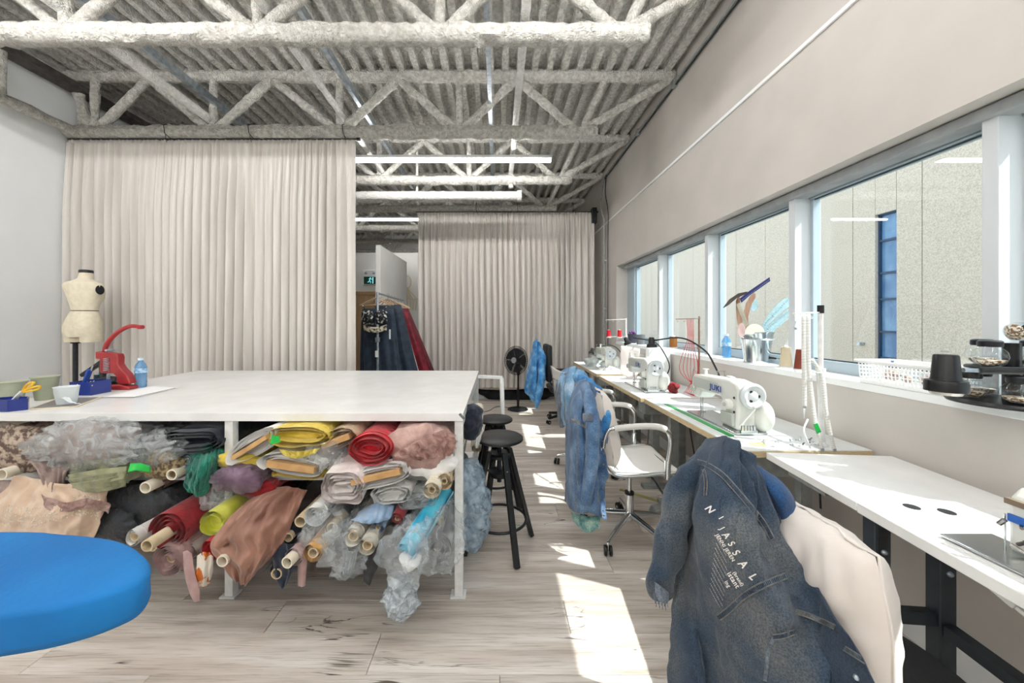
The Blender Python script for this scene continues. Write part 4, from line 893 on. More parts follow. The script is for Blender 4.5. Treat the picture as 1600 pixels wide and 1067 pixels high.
# brown satin drape
sheet([[(420, 762, 1.82), (448, 760, 1.80), (482, 764, 1.82)], [(378, 790, 1.72), (420, 788, 1.66), (468, 792, 1.74)], [(338, 838, 1.66), (395, 832, 1.60), (448, 838, 1.68)], [(335, 862, 1.65), (392, 870, 1.585), (432, 862, 1.66)], [(366, 905, 1.65), (382, 915, 1.61), (402, 892, 1.65)]], C_BROWN, 'satin_drape', lab='rose brown satin draped over the lower rolls right of the leg', cat='cloth', stripe=.010, sn=7, ridge=.03, rf=(3, 2.5), nu=70, nv=50, wr=.02, ws=9)
bolt(344, 850, 1.63, 17, 8, C_BROWN, 'wound brown satin bolt edge by the leg', tilt=-.3, turns=5, L=.5)
# ---- lower shelf, right bay
tube(469, 815, 1.68, 9, 'cream tube end highest in the lower middle', None, L=1.2)
roll(454, 836, 1.70, 15, 7, C_NAVY2, 'small black roll with a tan core left of the highest tube end', prot=.02, turns=2)
roll(436, 892, 1.66, 21, 8.5, C_NAVY2, 'navy roll lowest of all, with a pale core end', prot=.02, turns=2.5, wob=.25)
sheet([[(424, 862, 1.66), (445, 850, 1.64), (466, 852, 1.67)], [(428, 890, 1.65), (450, 888, 1.63), (466, 880, 1.66)], [(440, 920, 1.66), (446, 916, 1.64), (456, 898, 1.66)]], C_NAVY2, 'navy_tail', lab='loose navy cloth tail around the lowest roll', cat='cloth', stripe=.008, sn=4)
roll(458, 870, 1.63, 15, 9, fab('pink_fleck_knit', '#a98a88', '#d6c2bf', .9, .8, 90), 'pink flecked knit roll with a cream core', prot=.04, turns=2, coremat=F_CREAM, yaw=-.12)
roll(492, 806, 1.67, 17, 4, fab('white_foam', '#d9dad8', '#f0f1ef'), 'white foam padding roll in clear plastic', turns=3, prot=-.02)
bundle('clear_bag', [(500, 838, 1.64), (508, 830, 1.8), (520, 815, 2.1)], [30, 28, 24], m_wrap, 'clear plastic bag below the white foam roll', 'plastic bag', flat=1, wob=.35, seed=41)
tube(519, 825, 1.69, 9, 'tan tube end wrapped in dark cloth, centre of the lower shelf', None, sleeve=C_BLACK, sl=.12)
roll(489, 864, 1.62, 16, 8, fab('ochre_paper', '#b98a4e', '#d6a866', .6), 'ochre paper roll with dark open centre', prot=.0, turns=2, wob=.15)
sheet([[(466, 872, 1.68), (473, 872, 1.67), (480, 872, 1.68)], [(465, 915, 1.67), (472, 917, 1.66), (477, 915, 1.67)]], C_ROSE, 'pink_ribbon', lab='short dusty pink strip hanging under the ochre roll', cat='cloth', nu=6, nv=10, wr=.002)
bundle('clear_bag', [(535, 868, 1.63), (538, 855, 1.75), (545, 835, 2.0)], [36, 34, 26], m_wrap, 'big crumpled clear plastic bag hanging in the lower middle', 'plastic bag', flat=1.05, wob=.45, wsc=14, seed=44)
sheet([[(535, 858, 1.6), (550, 862, 1.58), (562, 850, 1.6)], [(536, 896, 1.62), (543, 897, 1.6), (552, 894, 1.62)]], m_wrap, 'plastic_tail', lab='twisted clear plastic tail beneath the two cream rolls', cat='plastic wrap', stripe=.008, wr=.01)
roll(552, 838, 1.63, 14, 8, fab('ivory_vinyl', '#cfc8ba', '#e4dfd3', .5, .1), 'left of the two ivory rolls with open cores', prot=.0, turns=3, wob=.04, coremat=F_TUBE)
roll(574, 852, 1.60, 14, 8, MATS['ivory_vinyl'], 'right and lower of the two ivory rolls with open cores', prot=.0, turns=3, wob=.04, coremat=F_TUBE)
sheet([[(560, 800, 1.74), (590, 785, 1.72), (616, 790, 1.74)], [(556, 808, 1.67), (585, 806, 1.64), (612, 806, 1.68)], [(548, 812, 1.66), (578, 818, 1.63), (606, 812, 1.67)]], C_SKY, 'sky_blue_cloth', lab='sky blue cloth lying over the ivory rolls', cat='cloth', stripe=.005)
roll(590, 826, 1.66, 11, 4, C_SKY, 'small blue satin roll right of the ivory rolls', prot=-.01)
roll(620, 812, 1.68, 10, 4, C_DRED, 'small dark red roll end left of the turquoise one', prot=-.01)
sheet([[(570, 852, 1.70), (585, 845, 1.68), (600, 842, 1.70)], [(568, 880, 1.68), (582, 880, 1.66), (595, 875, 1.68)], [(568, 910, 1.68), (577, 915, 1.665), (583, 900, 1.68)]], fab('black_leatherette', '#17181a', '#26272a', .35, .1), 'black_tail', lab='black leatherette piece hanging below the ivory rolls', cat='cloth', wr=.004)
t = roll(634, 862, 1.60, 18, 5, C_TURQ, 'long turquoise satin roll in clear plastic slanting to the right leg', turns=3, L=.33, prot=-.02, pitch=.54, yaw=-.52, wob=.12)
bundle('x', [(630, 872, 1.56), (636, 858, 1.64), (662, 815, 1.8), (690, 780, 2.0)], [40, 34, 28, 26], m_wrap, None, None, flat=1, wob=.3, wsc=12, parent=t, partname='plastic_wrap', seed=50)
bundle('clear_bag', [(625, 905, 1.6), (627, 925, 1.6), (626, 948, 1.6), (628, 970, 1.6)], [14, 26, 22, 5], film('thick_crumpled_wrap', (.88, .92, .95), .5, .12, 26, '#dfe7ec'), 'crumpled clear plastic tail hanging nearly to the floor', 'plastic bag', flat=1, wob=.35, wsc=18, seed=52)
bundle('white_foam_wad', [(645, 868, 1.6), (640, 875, 1.61), (636, 885, 1.62)], [14, 16, 10], C_WHITE, 'white foam wad at the mouth of the turquoise roll', 'padding', flat=1, wob=.3, seed=53)
roll(682, 862, 1.66, 24, 6, fab('black_vinyl', '#1b1d20', '#2a2c30', .3, .1), 'black vinyl roll in clear plastic beside the right leg', turns=2.5, prot=-.03, wob=.2)
bundle('clear_bag', [(682, 858, 1.62), (684, 850, 1.75), (690, 830, 2.0)], [42, 38, 32], m_wrap, 'big clear plastic bag around the black vinyl roll', 'plastic bag', flat=1.0, wob=.3, wsc=12, seed=55)
roll(678, 822, 1.72, 16, 5, fab('olive_fleece', '#8a8560', '#a8a37e'), 'olive fringe roll inside the plastic by the right leg', turns=2, prot=-.02)
bundle('grey_plush', [(600, 850, 1.74), (606, 845, 1.9), (620, 835, 2.3)], [26, 24, 20], C_GREY, 'grey plush cloth deep between the ivory and turquoise rolls', 'fabric bundle', flat=.9, wob=.3, seed=57)
# ---- outside the right end of the table
bundle('clear_bag', [(738, 860, 2.05), (740, 820, 2.05), (738, 770, 2.05), (735, 720, 2.05)], [10, 26, 26, 14], film('blue_wrap', (.8, .88, .95), .45, .1, 14, '#b9cfe0'), 'tall bluish plastic bag leaning on the right end of the table', 'plastic bag', flat=1, wob=.25, wsc=12, seed=60)
bundle('navy_cloth_bundle', [(735, 688, 2.0), (737, 665, 2.02), (735, 642, 2.05), (733, 632, 2.06)], [8, 17, 17, 8], C_NAVY, 'navy cloth bundle hanging at the right end of the table', 'fabric bundle', flat=1, wob=.25, seed=61)
sheet([[(742, 632, 2.12), (752, 650, 2.12), (752, 665, 2.12)], [(740, 690, 2.1), (746, 700, 2.1), (755, 672, 2.1)]], C_WHITE, 'white_cloth', lab='white cloth hanging between the table and the stool seat', cat='cloth', stripe=.006)
roll(744, 702, 2.3, 9, 4, F_CREAM, 'cream roll standing out past the right end of the table', L=.4, prot=.0, pitch=.5)

# ============================================================ denim, cushions, chairs
from mathutils.bvhtree import BVHTree
def denim(n, c1, c2, c3, sc=7):
    m = pm(n, c1, c2, sc, .85, bump=.35, bscale=420, sheen=.15, lo=.3, hi=.7, detail=9, bdist=.002)
    N = m.node_tree.nodes; L = m.node_tree.links; r = [x for x in N if x.type == 'VALTORGB'][0]
    e = r.color_ramp.elements.new(.5); e.color = col4(c3)
    b = N['Principled BSDF']; nz = N.new('ShaderNodeTexNoise'); nz.inputs['Scale'].default_value = 260; nz.inputs['Detail'].default_value = 3; tc = [x for x in N if x.type == 'TEX_COORD'][0]; L.new(tc.outputs['Object'], nz.inputs['Vector'])
    mr = N.new('ShaderNodeMapRange'); L.new(nz.outputs['Fac'], mr.inputs[0]); mr.inputs[1].default_value = .35; mr.inputs[2].default_value = .65; mr.inputs[3].default_value = .6; mr.inputs[4].default_value = 1.45
    mx = N.new('ShaderNodeVectorMath'); mx.operation = 'SCALE'; L.new(r.outputs[0], mx.inputs[0]); L.new(mr.outputs[0], mx.inputs['Scale']); L.new(mx.outputs[0], b.inputs['Base Color']); return m
D_DARK = denim('dark_denim', '#142338', '#5c6062', '#2c3d4f', 4.5); D_MID = denim('mid_denim', '#2f4a6b', '#7896b6', '#4c6b8e', 9)
D_LIGHT = denim('light_denim', '#4a7da8', '#b3c9da', '#7ba5c6', 10); D_BLUE = denim('bright_denim', '#1f5f9a', '#82b4d8', '#3f86bf', 12); D_GREYD = denim('grey_denim', '#3c4654', '#8a93a0', '#5d6876', 9)
m_stitch = pm('seam_stitch', '#8d8273', '#5d6670', 60, .8); m_print = pm('white_print', '#ece9e4', rough=.7)
m_chrome = pm('chrome', '#d9dde0', rough=.12, metal=1.0); m_leath = pm('white_leather', '#dfd6ce', '#ebe4de', 4, .42, bump=.25, bscale=16); m_bleath = pm('black_leather', '#141619', rough=.5, bump=.2, bscale=120)

def strip(ev, uvs, w, mat, name, parent, off=.004, th=.003, n=6):
    """a sewn band lying on a cloth surface ev(u, v)"""
    P2 = spline([Vector((u, v, 0)) for u, v in uvs], n); b = MB(); m = len(P2)
    for i, p in enumerate(P2):
        t = (P2[min(i+1, m-1)]-P2[max(i-1, 0)]).normalized()
        for s_ in (-1, -.5, .5, 1):
            q = p+Vector((-t.y, t.x, 0))*w*s_; u_, v_ = min(.999, max(0, q.x)), min(.999, max(0, q.y))
            e = .01; c = ev(u_, v_); du = ev(min(.999, u_+e), v_)-c; dv = ev(u_, min(.999, v_+e))-c; nn = du.cross(dv)
            nn = nn.normalized() if nn.length > 1e-9 else Vector((0, -1, 0))
            if nn.dot(Vector((0, 0, 1.4))-c*1) < 0 and nn.y > 0: nn = -nn
            if nn.y > .3: nn = -nn
            b.v.append(c+nn*(off if abs(s_) < .9 else off*.2))
    for i in range(m-1):
        for j in range(3): p = i*4+j; b.f.append((p, p+1, p+5, p+4))
    return b.build(name, mat, parent, ang=180)
def cushion(name, c, size, mat, lab, rotz=0, lean=0, cat='cushion', seam=True, pinch=.35):
    t = thing(name, lab, cat, c); a, b_, h = size[0]/2, size[1]/2, size[2]/2
    M = Matrix.Rotation(rotz, 4, 'Z') @ Matrix.Rotation(lean, 4, 'Y')
    def f(u, v, s_):
        x, z = 2*u-1, 2*v-1; e = (1-abs(x)**3.2)*(1-abs(z)**3.2); e = max(0, e)**.42
        sx = x*(1-.07*(1-abs(z))*0-.06*abs(z)**2*abs(x)); y = s_*e*a*(1+.1*noise.noise(Vector((x*3, z*3, s_*2))))
        w = .012*noise.noise(Vector((x*6, z*2.5, s_)))*(1-e+.3)+.012*e*(1-2*abs(noise.noise(Vector((x*3+z, z*2.4-x, s_*3)))))
        return Vector((y+w, sx*b_*(1-pinch*.12*(z*z)), z*h*(1-pinch*.12*(x*x))+h))
    b = MB(); b.grid(lambda u, v: c+M @ f(u, v, 1), 30, 30); b.grid(lambda u, v: c+M @ f(1-u, v, -1), 30, 30)
    b.build('cover', mat, t, ang=180)
    if seam:
        pts = [(i/12, 0) for i in range(12)]+[(1, i/12) for i in range(12)]+[(1-i/12, 1) for i in range(12)]+[(0, 1-i/12) for i in range(12)]
        MB().tube([c+M @ f(u, v, 1) for u, v in pts], .0035, 6, closed=True).build('piping', mat, t)
    return t

# ---- the white chair (built at the origin facing +X)
def caster(c, parent, r=.03, ang=0):
    d = Vector((math.cos(ang), math.sin(ang), 0)); n_ = Vector((-d.y, d.x, 0)); b = MB()
    for s_ in (-1, 1): b.lathe([(.001, -.009), (r*.8, -.009), (r, -.006), (r, .006), (r*.8, .009), (.001, .009)], c+n_*s_*.016+Vector((0, 0, r)), 18, axis=n_)
    k = b.build('caster', m_blackpl, parent)
    b = MB().cyl(c+Vector((0, 0, r)), c+Vector((0, 0, r*2.6)), .008, n=10)
    for s_ in (-1, 1): b.cyl(c+n_*s_*.026+Vector((0, 0, r)), c+n_*s_*.0275+Vector((0, 0, r)), .010, n=10)
    b.build('caster_stem', m_chrome, k); return k
def white_chair(lab, group):
    t = thing('office_chair', lab, 'chair', (0, 0, 0), group)
    prof = spline([(.26, .0, .478), (.22, 0, .50), (.1, 0, .497), (-.08, 0, .482), (-.18, 0, .495), (-.235, 0, .56), (-.262, 0, .7), (-.285, 0, .86), (-.30, 0, .95)], 6)
    b = MB(); b.grid(lambda u, v: prof[int(round(u*(len(prof)-1)))]+Vector((0, -.235+.47*v, -.012*math.sin(v*PI))), len(prof), 10); b.build('sling_seat', pm('white_sling', '#e8e7e3', rough=.4), t, solid=.008, ang=180)
    for s_ in (-1, 1):
        MB().tube([p+Vector((0, s_*.24, 0)) for p in prof], .011, 10).build('side_rail', m_chrome, t)
        a = spline([(-.25, s_*.265, .66), (-.235, s_*.27, .74), (-.19, s_*.275, .775), (0, s_*.275, .79), (.1, s_*.275, .775), (.14, s_*.272, .72), (.135, s_*.265, .6), (.13, s_*.255, .50)], 7)
        ar = MB().tube(a, .014, 12, flat=.8).build('armrest', m_chrome, t)
        MB().tube(a[14:30], .0185, 12, flat=.8).build('arm_pad', pm('arm_pad_white', '#d8d6d0', rough=.5), ar)
        MB().cyl((.13, s_*.255, .475), (.13, s_*.255, .585), .018, n=14).build('arm_socket', m_chrome, ar)
    for x, z in ((.2, .485), (-.12, .47), (-.28, .83)): MB().cyl((x, -.24, z), (x, .24, z), .01, n=10).build('cross_rail', m_chrome, t)
    MB().box(-.1, .1, -.09, .09, .425, .47).build('mechanism', m_blackpl, t, bevel=.01)
    MB().tube(spline([(.05, -.06, .44), (.1, -.12, .42), (.14, -.17, .35), (.17, -.2, .33)], 5), .006, 8).build('lever', m_blackpl, t)
    MB().sph((.08, -.08, .425), .03, 12, 8, (1, 1, .6)).build('tension_knob', m_blackpl, t)
    MB().cyl((0, 0, .2), (0, 0, .43), .013, n=14).build('gas_rod', m_chrome, t)
    MB().cyl((0, 0, .10), (0, 0, .27), .027, n=18).build('column', m_chrome, t)
    MB().cyl((0, 0, .265), (0, 0, .28), .03, n=18).build('column_collar', m_blackpl, t)
    for k in range(5):
        a = 3.95+k*2*PI/5; d = Vector((math.cos(a), math.sin(a), 0))
        MB().tube([d*.02+Vector((0, 0, .135)), d*.15+Vector((0, 0, .115)), d*.3+Vector((0, 0, .082))], [.022, .018, .013], 10, flat=.8).build('base_leg', m_chrome, t)
        caster(d*.3, t, .03, a+.6+k)
    return t
ch1 = white_chair('white sling office chair with chrome arms, nearer one, jacket over its back', 'white office chairs along the sewing tables')
ch2 = copy_tree(ch1); ch2['label'] = 'white sling office chair with chrome arms, half hidden behind the nearer white chair'
ch1.location = (.87, 2.36, 0); ch2.location = (.87, 3.42, 0); ch2.rotation_euler.z = .12
cushion('white_pillow', Vector((.70, 2.33, .515)), (.16, .44, .46), m_leath, 'plump white pillow leaning on the back of the nearer white chair', rotz=.0, lean=-.18)
cushion('white_pillow', Vector((.72, 3.36, .51)), (.14, .42, .42), m_leath, 'white pillow on the farther white chair beneath pale jackets', rotz=.0, lean=-.18)

# ---- black office chair at the back
t = thing('office_chair', 'black padded office chair by the far curtain with a bright blue jacket', 'chair', (.95, 5.0, 0))
MB().box(-.24+.95, .24+.95, 4.77, 5.23, .44, .51).build('seat', m_bleath, t, bevel=.03)
MB().box(.66, .74, 4.79, 5.21, .58, 1.08).build('backrest', m_bleath, t, bevel=.03)
for s_ in (-1, 1):
    MB().box(.80, 1.08, 5+s_*.26-.025, 5+s_*.26+.025, .68, .71).build('arm_pad', m_blackpl, t, bevel=.01)
    MB().tube([(.9, 5+s_*.25, .48), (.92, 5+s_*.27, .58), (.93, 5+s_*.26, .68)], .015, 8).build('arm_post', m_blackpl, t)
MB().bar((.80, 5, .46), (.69, 5, .62), .06, .015).build('back_bar', m_blackpl, t)
MB().cyl((.95, 5, .1), (.95, 5, .44), .025, n=14).build('column', m_blackpl, t)
for k in range(5):
    a = 3.6+k*2*PI/5; d = Vector((math.cos(a), math.sin(a), 0)); c = Vector((.95, 5, 0))
    MB().tube([c+Vector((0, 0, .12)), c+d*.28+Vector((0, 0, .075))], [.028, .016], 8).build('base_leg', m_blackpl, t); caster(c+d*.28, t, .028, a)

def jacket(name, lab, rows, mat, seams, wr=.012, stripe=.0, nu=56, nv=70, sn=7, seed=0, thick=.004, ridge=0.02, rf=(4, 2)):
    wp = P(*rows[0][1]); t = thing(name, lab, 'jacket', wp)
    o, ev = sheet(rows, mat, 'body_panel', t, nu=nu, nv=nv, wr=wr, ws=13, thick=thick, stripe=stripe, sn=sn, seed=seed, ridge=ridge, rf=rf)
    for s_ in seams: strip(ev, s_[0], s_[1], m_stitch if len(s_) < 3 else s_[2], 'seam', t)
    return t, ev, o
def sleeve(t, pts, rad, mat, seed=0, nm='sleeve', flat=.7, wob=.18):
    w = spline([P(*p) for p in pts], 8); m = len(w); rr = []
    for i in range(m): f = i/(m-1)*(len(rad)-1); k = min(int(f), len(rad)-2); rr.append((rad[k]*(1-(f-k))+rad[k+1]*(f-k)))
    b = MB(); b.tube(w, rr, 22, True, flat=flat); out = []
    for idx, v in enumerate(b.v):
        i = idx//22; c = w[i]; d = v-c; f = 1+wob*noise.noise(v*16+Vector((seed, 0, 0)))+wob*.7*noise.noise(Vector((v.x*30, v.y*30, v.z*9+seed))); out.append(c+d*f)
    b.v = out; return b.build(nm, mat, t, ang=180)
# bright jacket on the black chair
t, ev, _ = jacket('denim_jacket', 'bright blue denim jacket hanging on the black office chair', [
    [(833, 538, 4.95), (837, 531, 4.9), (843, 537, 4.95)], [(827, 565, 4.9), (836, 560, 4.75), (852, 560, 4.9)], [(821, 590, 4.9), (834, 588, 4.72), (855, 580, 4.92)],
    [(818, 610, 4.9), (834, 612, 4.74), (850, 600, 4.92)], [(822, 616, 4.9), (836, 628, 4.78), (846, 610, 4.92)]], D_BLUE, [([(.3, 0), (.35, .5), (.3, .98)], .012), ([(.62, .1), (.6, .5), (.66, .95)], .012)], nu=30, nv=40, stripe=.03, sn=5, wr=.03)
sleeve(t, [(846, 560, 4.82), (846, 590, 4.7), (842, 618, 4.7), (838, 637, 4.75)], [.05, .07, .06, .03], D_BLUE)
# jackets on the two white chairs
t, ev, _ = jacket('denim_jacket', 'pale washed denim jacket over the farther white chair', [
    [(874, 585, 3.25), (888, 574, 3.2), (905, 577, 3.12), (925, 592, 3.0)], [(870, 608, 3.2), (884, 605, 3.0), (905, 605, 2.9), (932, 612, 2.95)],
    [(872, 635, 3.2), (884, 640, 2.95), (900, 640, 2.88), (915, 635, 2.92)], [(876, 658, 3.2), (885, 666, 2.98), (898, 664, 2.92), (908, 655, 2.95)]], D_LIGHT, [([(.35, 0), (.3, .5), (.36, .98)], .012)], nu=40, nv=40, stripe=.02, sn=6, wr=.025)
sleeve(t, [(900, 590, 3.0), (915, 600, 2.8), (930, 612, 2.75), (938, 622, 2.78)], [.04, .06, .06, .04], D_BLUE, 3)
t, ev, _ = jacket('denim_jacket', 'grey blue crumpled denim jacket left of the pale one', [
    [(876, 582, 3.3), (882, 577, 3.25), (890, 580, 3.2)], [(868, 610, 3.25), (874, 610, 3.1), (884, 608, 3.1)], [(869, 640, 3.25), (875, 644, 3.08), (884, 640, 3.1)], [(872, 662, 3.2), (878, 668, 3.08), (884, 658, 3.1)]], D_GREYD, [], nu=24, nv=36, stripe=.015, sn=4, wr=.02)
t, ev, _ = jacket('denim_jacket', 'faded mid blue denim jacket with raw hem on the nearer white chair', [
    [(896, 606, 2.5), (906, 594, 2.4), (920, 596, 2.3), (935, 612, 2.2)], [(887, 640, 2.45), (898, 635, 2.2), (920, 640, 2.1), (943, 650, 2.15)], [(883, 690, 2.42), (897, 690, 2.12), (921, 695, 2.04), (945, 700, 2.1)],
    [(882, 740, 2.4), (896, 745, 2.1), (921, 745, 2.02), (946, 750, 2.08)], [(881, 778, 2.4), (896, 790, 2.1), (922, 790, 2.01), (947, 790, 2.07)], [(884, 782, 2.38), (899, 800, 2.12), (924, 802, 2.02), (947, 812, 2.07)]],
    D_MID, [([(.03, .9), (.5, .93), (.98, .93)], .012), ([(.42, .05), (.40, .5), (.42, .95)], .008), ([(.74, .25), (.80, .6), (.82, .95)], .008), ([(.3, .28), (.6, .3), (.8, .27)], .012)], stripe=.012, sn=6, wr=.02)
sheet([[(892, 800, 2.2), (915, 806, 2.1), (938, 806, 2.08)], [(896, 815, 2.18), (917, 832, 2.1), (936, 824, 2.08)]], denim('green_frayed_denim', '#3c6a72', '#a4c0b4', '#6f9a94', 20), 'frayed_hem', t, nu=24, nv=10, stripe=.006)
sleeve(t, [(915, 606, 2.25), (925, 650, 2.0), (925, 700, 1.98), (922, 740, 1.98), (916, 782, 2.0)], [.05, .062, .06, .055, .048], D_MID, 5, flat=.6)
MB().bar(P(910, 652, 1.94), P(927, 652, 1.93), .045, .008, up=(0, 1, 0)).build('pocket_flap', D_GREYD, t, bevel=.004)
for k in range(7):
    p = P(943, 690+k*18, 2.03); MB().sph(p, .006, 8, 6).build('button', m_stitch, t)
sleeve(t, [(940, 622, 2.25), (946, 650, 2.15), (942, 690, 2.14)], [.03, .045, .04], D_BLUE, 8)

# ---- foreground chair, cushion and big jacket
t = thing('office_chair', 'black leather seated chair in the right foreground under the big jacket', 'chair', (.98, .98, 0))
b = MB(); b.lathe([(.001, 0), (.22, 0), (.25, .02), (.262, .05), (.25, .075), (.2, .085), (.001, .082)], (.93, .95, .42), 40); b.build('seat', m_bleath, t)
MB().tube([(.93+.258*math.cos(i*PI/20), .95+.258*math.sin(i*PI/20), .475) for i in range(40)], .005, 6, closed=True).build('seat_piping', m_bleath, t)
b = MB(); b.grid(lambda u, v: (.84-.02*math.sin(v*PI)-.02*u, .98+.20*v, .5+.2*u), 8, 10); b.build('backrest', m_bleath, t, solid=.03)
MB().cyl((.93, .95, .1), (.93, .95, .43), .026, n=16).build('column', m_chrome, t)
for s_ in (.98, 1.18): MB().tube([(.88, s_, .45), (.84, s_, .5), (.82, s_, .76)], .011, 8).build('back_support', m_chrome, t)
for k in range(5):
    a = 2.2+k*2*PI/5; d = Vector((math.cos(a), math.sin(a), 0)); c = Vector((.93, .95, 0))
    MB().tube([c+Vector((0, 0, .12)), c+d*.29+Vector((0, 0, .08))], [.026, .015], 10).build('base_leg', m_chrome, t); caster(c+d*.29, t, .03, a)
cushion('white_cushion', Vector((.875, 1.0, .445)), (.155, .42, .435), m_leath, 'large soft white leather cushion on the foreground chair beside the dark jacket', rotz=.05, lean=-.06, pinch=.5)

def c6(x, y, Y): return (980+x/2.623, 660+y/2.623, Y)
rowsJ = [
 [c6(300, 100, 1.30), c6(335, 72, 1.27), c6(375, 56, 1.23), c6(415, 66, 1.18), c6(450, 92, 1.14), c6(490, 130, 1.11), c6(530, 172, 1.09)],
 [c6(235, 170, 1.28), c6(285, 150, 1.22), c6(350, 150, 1.13), c6(430, 190, 1.07), c6(480, 230, 1.04), c6(530, 270, 1.03), c6(570, 300, 1.04)],
 [c6(195, 290, 1.24), c6(250, 290, 1.18), c6(320, 300, 1.06), c6(430, 340, 1.0), c6(520, 390, .98), c6(590, 430, .985), c6(625, 440, 1.02)],
 [c6(185, 430, 1.22), c6(235, 450, 1.19), c6(310, 450, 1.03), c6(420, 470, .96), c6(540, 510, .93), c6(640, 540, .95), c6(715, 560, .99)],
 [c6(180, 580, 1.22), c6(225, 590, 1.20), c6(320, 600, 1.02), c6(400, 620, .98), c6(560, 640, .90), c6(690, 670, .93), c6(775, 690, .89)],
 [c6(172, 740, 1.20), c6(230, 750, 1.16), c6(320, 760, 1.06), c6(400, 790, 1.0), c6(590, 770, .88), c6(740, 800, .89), c6(850, 820, .82)],
 [c6(165, 900, 1.17), c6(240, 910, 1.10), c6(330, 920, 1.08), c6(430, 930, .97), c6(620, 900, .87), c6(780, 920, .85), c6(940, 930, .775)],
 [c6(160, 1060, 1.15), c6(260, 1060, 1.07), c6(340, 1070, 1.06), c6(470, 1070, .95), c6(690, 1050, .85), c6(850, 1050, .81), c6(1035, 1060, .735)],
 [c6(165, 1200, 1.12), c6(280, 1200, 1.05), c6(360, 1210, 1.04), c6(500, 1200, .94), c6(720, 1190, .84), c6(880, 1190, .78), c6(1090, 1190, .71)]]
jk, evj, jobj = jacket('denim_jacket', 'large dark blue denim jacket with white lettering in the foreground', rowsJ, D_DARK, [], wr=.012, nu=150, nv=150, thick=.005, ridge=.034, rf=(3.6, 1.6), seed=2)
# left sleeve with torn cuff, collar
sleeve(jk, [c6(290, 170, 1.2), c6(235, 260, 1.18), c6(205, 380, 1.16), c6(175, 500, 1.15), c6(150, 600, 1.15), c6(140, 680, 1.15), c6(143, 705, 1.15)], [.03, .052, .056, .054, .048, .04, .036], D_DARK, 2, flat=.75, wob=.34)
sheet([[c6(108, 650, 1.13), c6(135, 668, 1.10), c6(165, 690, 1.12)], [c6(112, 700, 1.13), c6(138, 735, 1.10), c6(166, 742, 1.12)]], D_GREYD, 'torn_cuff', jk, nu=18, nv=8, wr=.01)
for k in range(14):
    x = 108+k*4.3; MB().tube([P(*c6(x, 690+k*3, 1.115)), P(*c6(x+3, 725+(k % 3)*14+k*1.5, 1.112))], .0012, 4).build('frayed_thread', D_GREYD, jk)
sheet([[c6(500, 160, 1.1), c6(560, 195, 1.08), c6(620, 235, 1.06), c6(672, 295, 1.04)], [c6(540, 235, 1.05), c6(600, 265, 1.02), c6(650, 290, 1.01), c6(690, 325, 1.02)], [c6(590, 330, 1.03), c6(625, 350, 1.0), c6(660, 360, 1.0), c6(690, 350, 1.01)], [c6(620, 430, 1.04), c6(645, 420, 1.02), c6(660, 402, 1.01), c6(675, 385, 1.01)]], denim('collar_denim', '#0d2f55', '#3f719f', '#1c4a78', 6), 'collar', jk, nu=30, nv=30, wr=.006, thick=.006)
# everything sewn or printed on the back is laid onto the cloth itself
bv = BVHTree.FromPolygons([v.co+jk.location for v in jobj.data.vertices], [tuple(p.vertices) for p in jobj.data.polygons])
eye = Vector((0, 0, 1.4))
def onto(px, py, off):
    d = (P(px, py, 1)-eye).normalized(); h = bv.ray_cast(eye, d)
    return (h[0]-d*off) if h[0] is not None else P(px, py, .95)
def band(pts, w, name, mat=m_stitch, off=.0045, teeth=True):
    L_ = spline([Vector((980+x/2.623, 660+y/2.623, 0)) for x, y in pts], 7); b = MB(); m = len(L_)
    for i, p in enumerate(L_):
        t_ = (L_[min(i+1, m-1)]-L_[max(i-1, 0)]).normalized(); n_ = Vector((-t_.y, t_.x, 0))
        for s_, o_ in ((-1, .003), (-.8, off+.002), (.8, off+.002), (1, .003)): q_ = p+n_*w*s_; b.v.append(onto(q_.x, q_.y, o_))
    for i in range(m-1):
        for j in range(3): q_ = i*4+j; b.f.append((q_, q_+1, q_+5, q_+4))
    o = b.build(name, mat, jk, ang=180, solid=.0015)
    if teeth:
        b = MB()
        for k in range(0, m-1):
            for f in (0, .5):
                p = L_[k].lerp(L_[k+1], f); t_ = (L_[k+1]-L_[k]).normalized(); n_ = Vector((-t_.y, t_.x, 0)); a = p-n_*w*.6; c = p+n_*w*.6
                b.bar(onto(a.x, a.y, off+.004), onto(c.x, c.y, off+.004), .0022, .001)
        b.build('puckers', D_DARK, o, smooth=False, kind='stuff')
        b = MB()
        for s_ in (-.85, .85):
            pp = []
            for i, p in enumerate(L_):
                t_ = (L_[min(i+1, m-1)]-L_[max(i-1, 0)]).normalized(); q_ = p+Vector((-t_.y, t_.x, 0))*w*s_; pp.append(onto(q_.x, q_.y, off+.0045))
            b.tube(pp, .0011, 4)
        b.build('topstitch', m_stitch, o)
D_SEAM = denim('seam_denim', '#3a4654', '#77808a', '#56606c', 30)
band([(285, 160), (330, 175), (390, 215), (450, 280), (510, 350), (560, 415), (595, 480)], 4.2, 'yoke_seam', D_SEAM)
band([(375, 800), (420, 765), (480, 710), (560, 665), (652, 628)], 5.5, 'waist_band', D_SEAM)
band([(600, 880), (640, 875), (692, 856)], 4.5, 'pocket_welt', D_SEAM)
band([(603, 885), (580, 930), (572, 1000), (565, 1060)], 3, 'pocket_edge', D_SEAM, teeth=False)
band([(690, 775), (740, 790), (800, 815), (850, 838)], 4, 'side_seam', D_SEAM)
band([(890, 925), (930, 950), (985, 985)], 4, 'hem_seam', D_SEAM)
band([(312, 190), (322, 240), (320, 300)], 2.6, 'armhole_seam', D_SEAM)
MB().sph(onto(980+940/2.623, 660+1045/2.623, .004), .006, 10, 8).build('button', m_galv, jk)
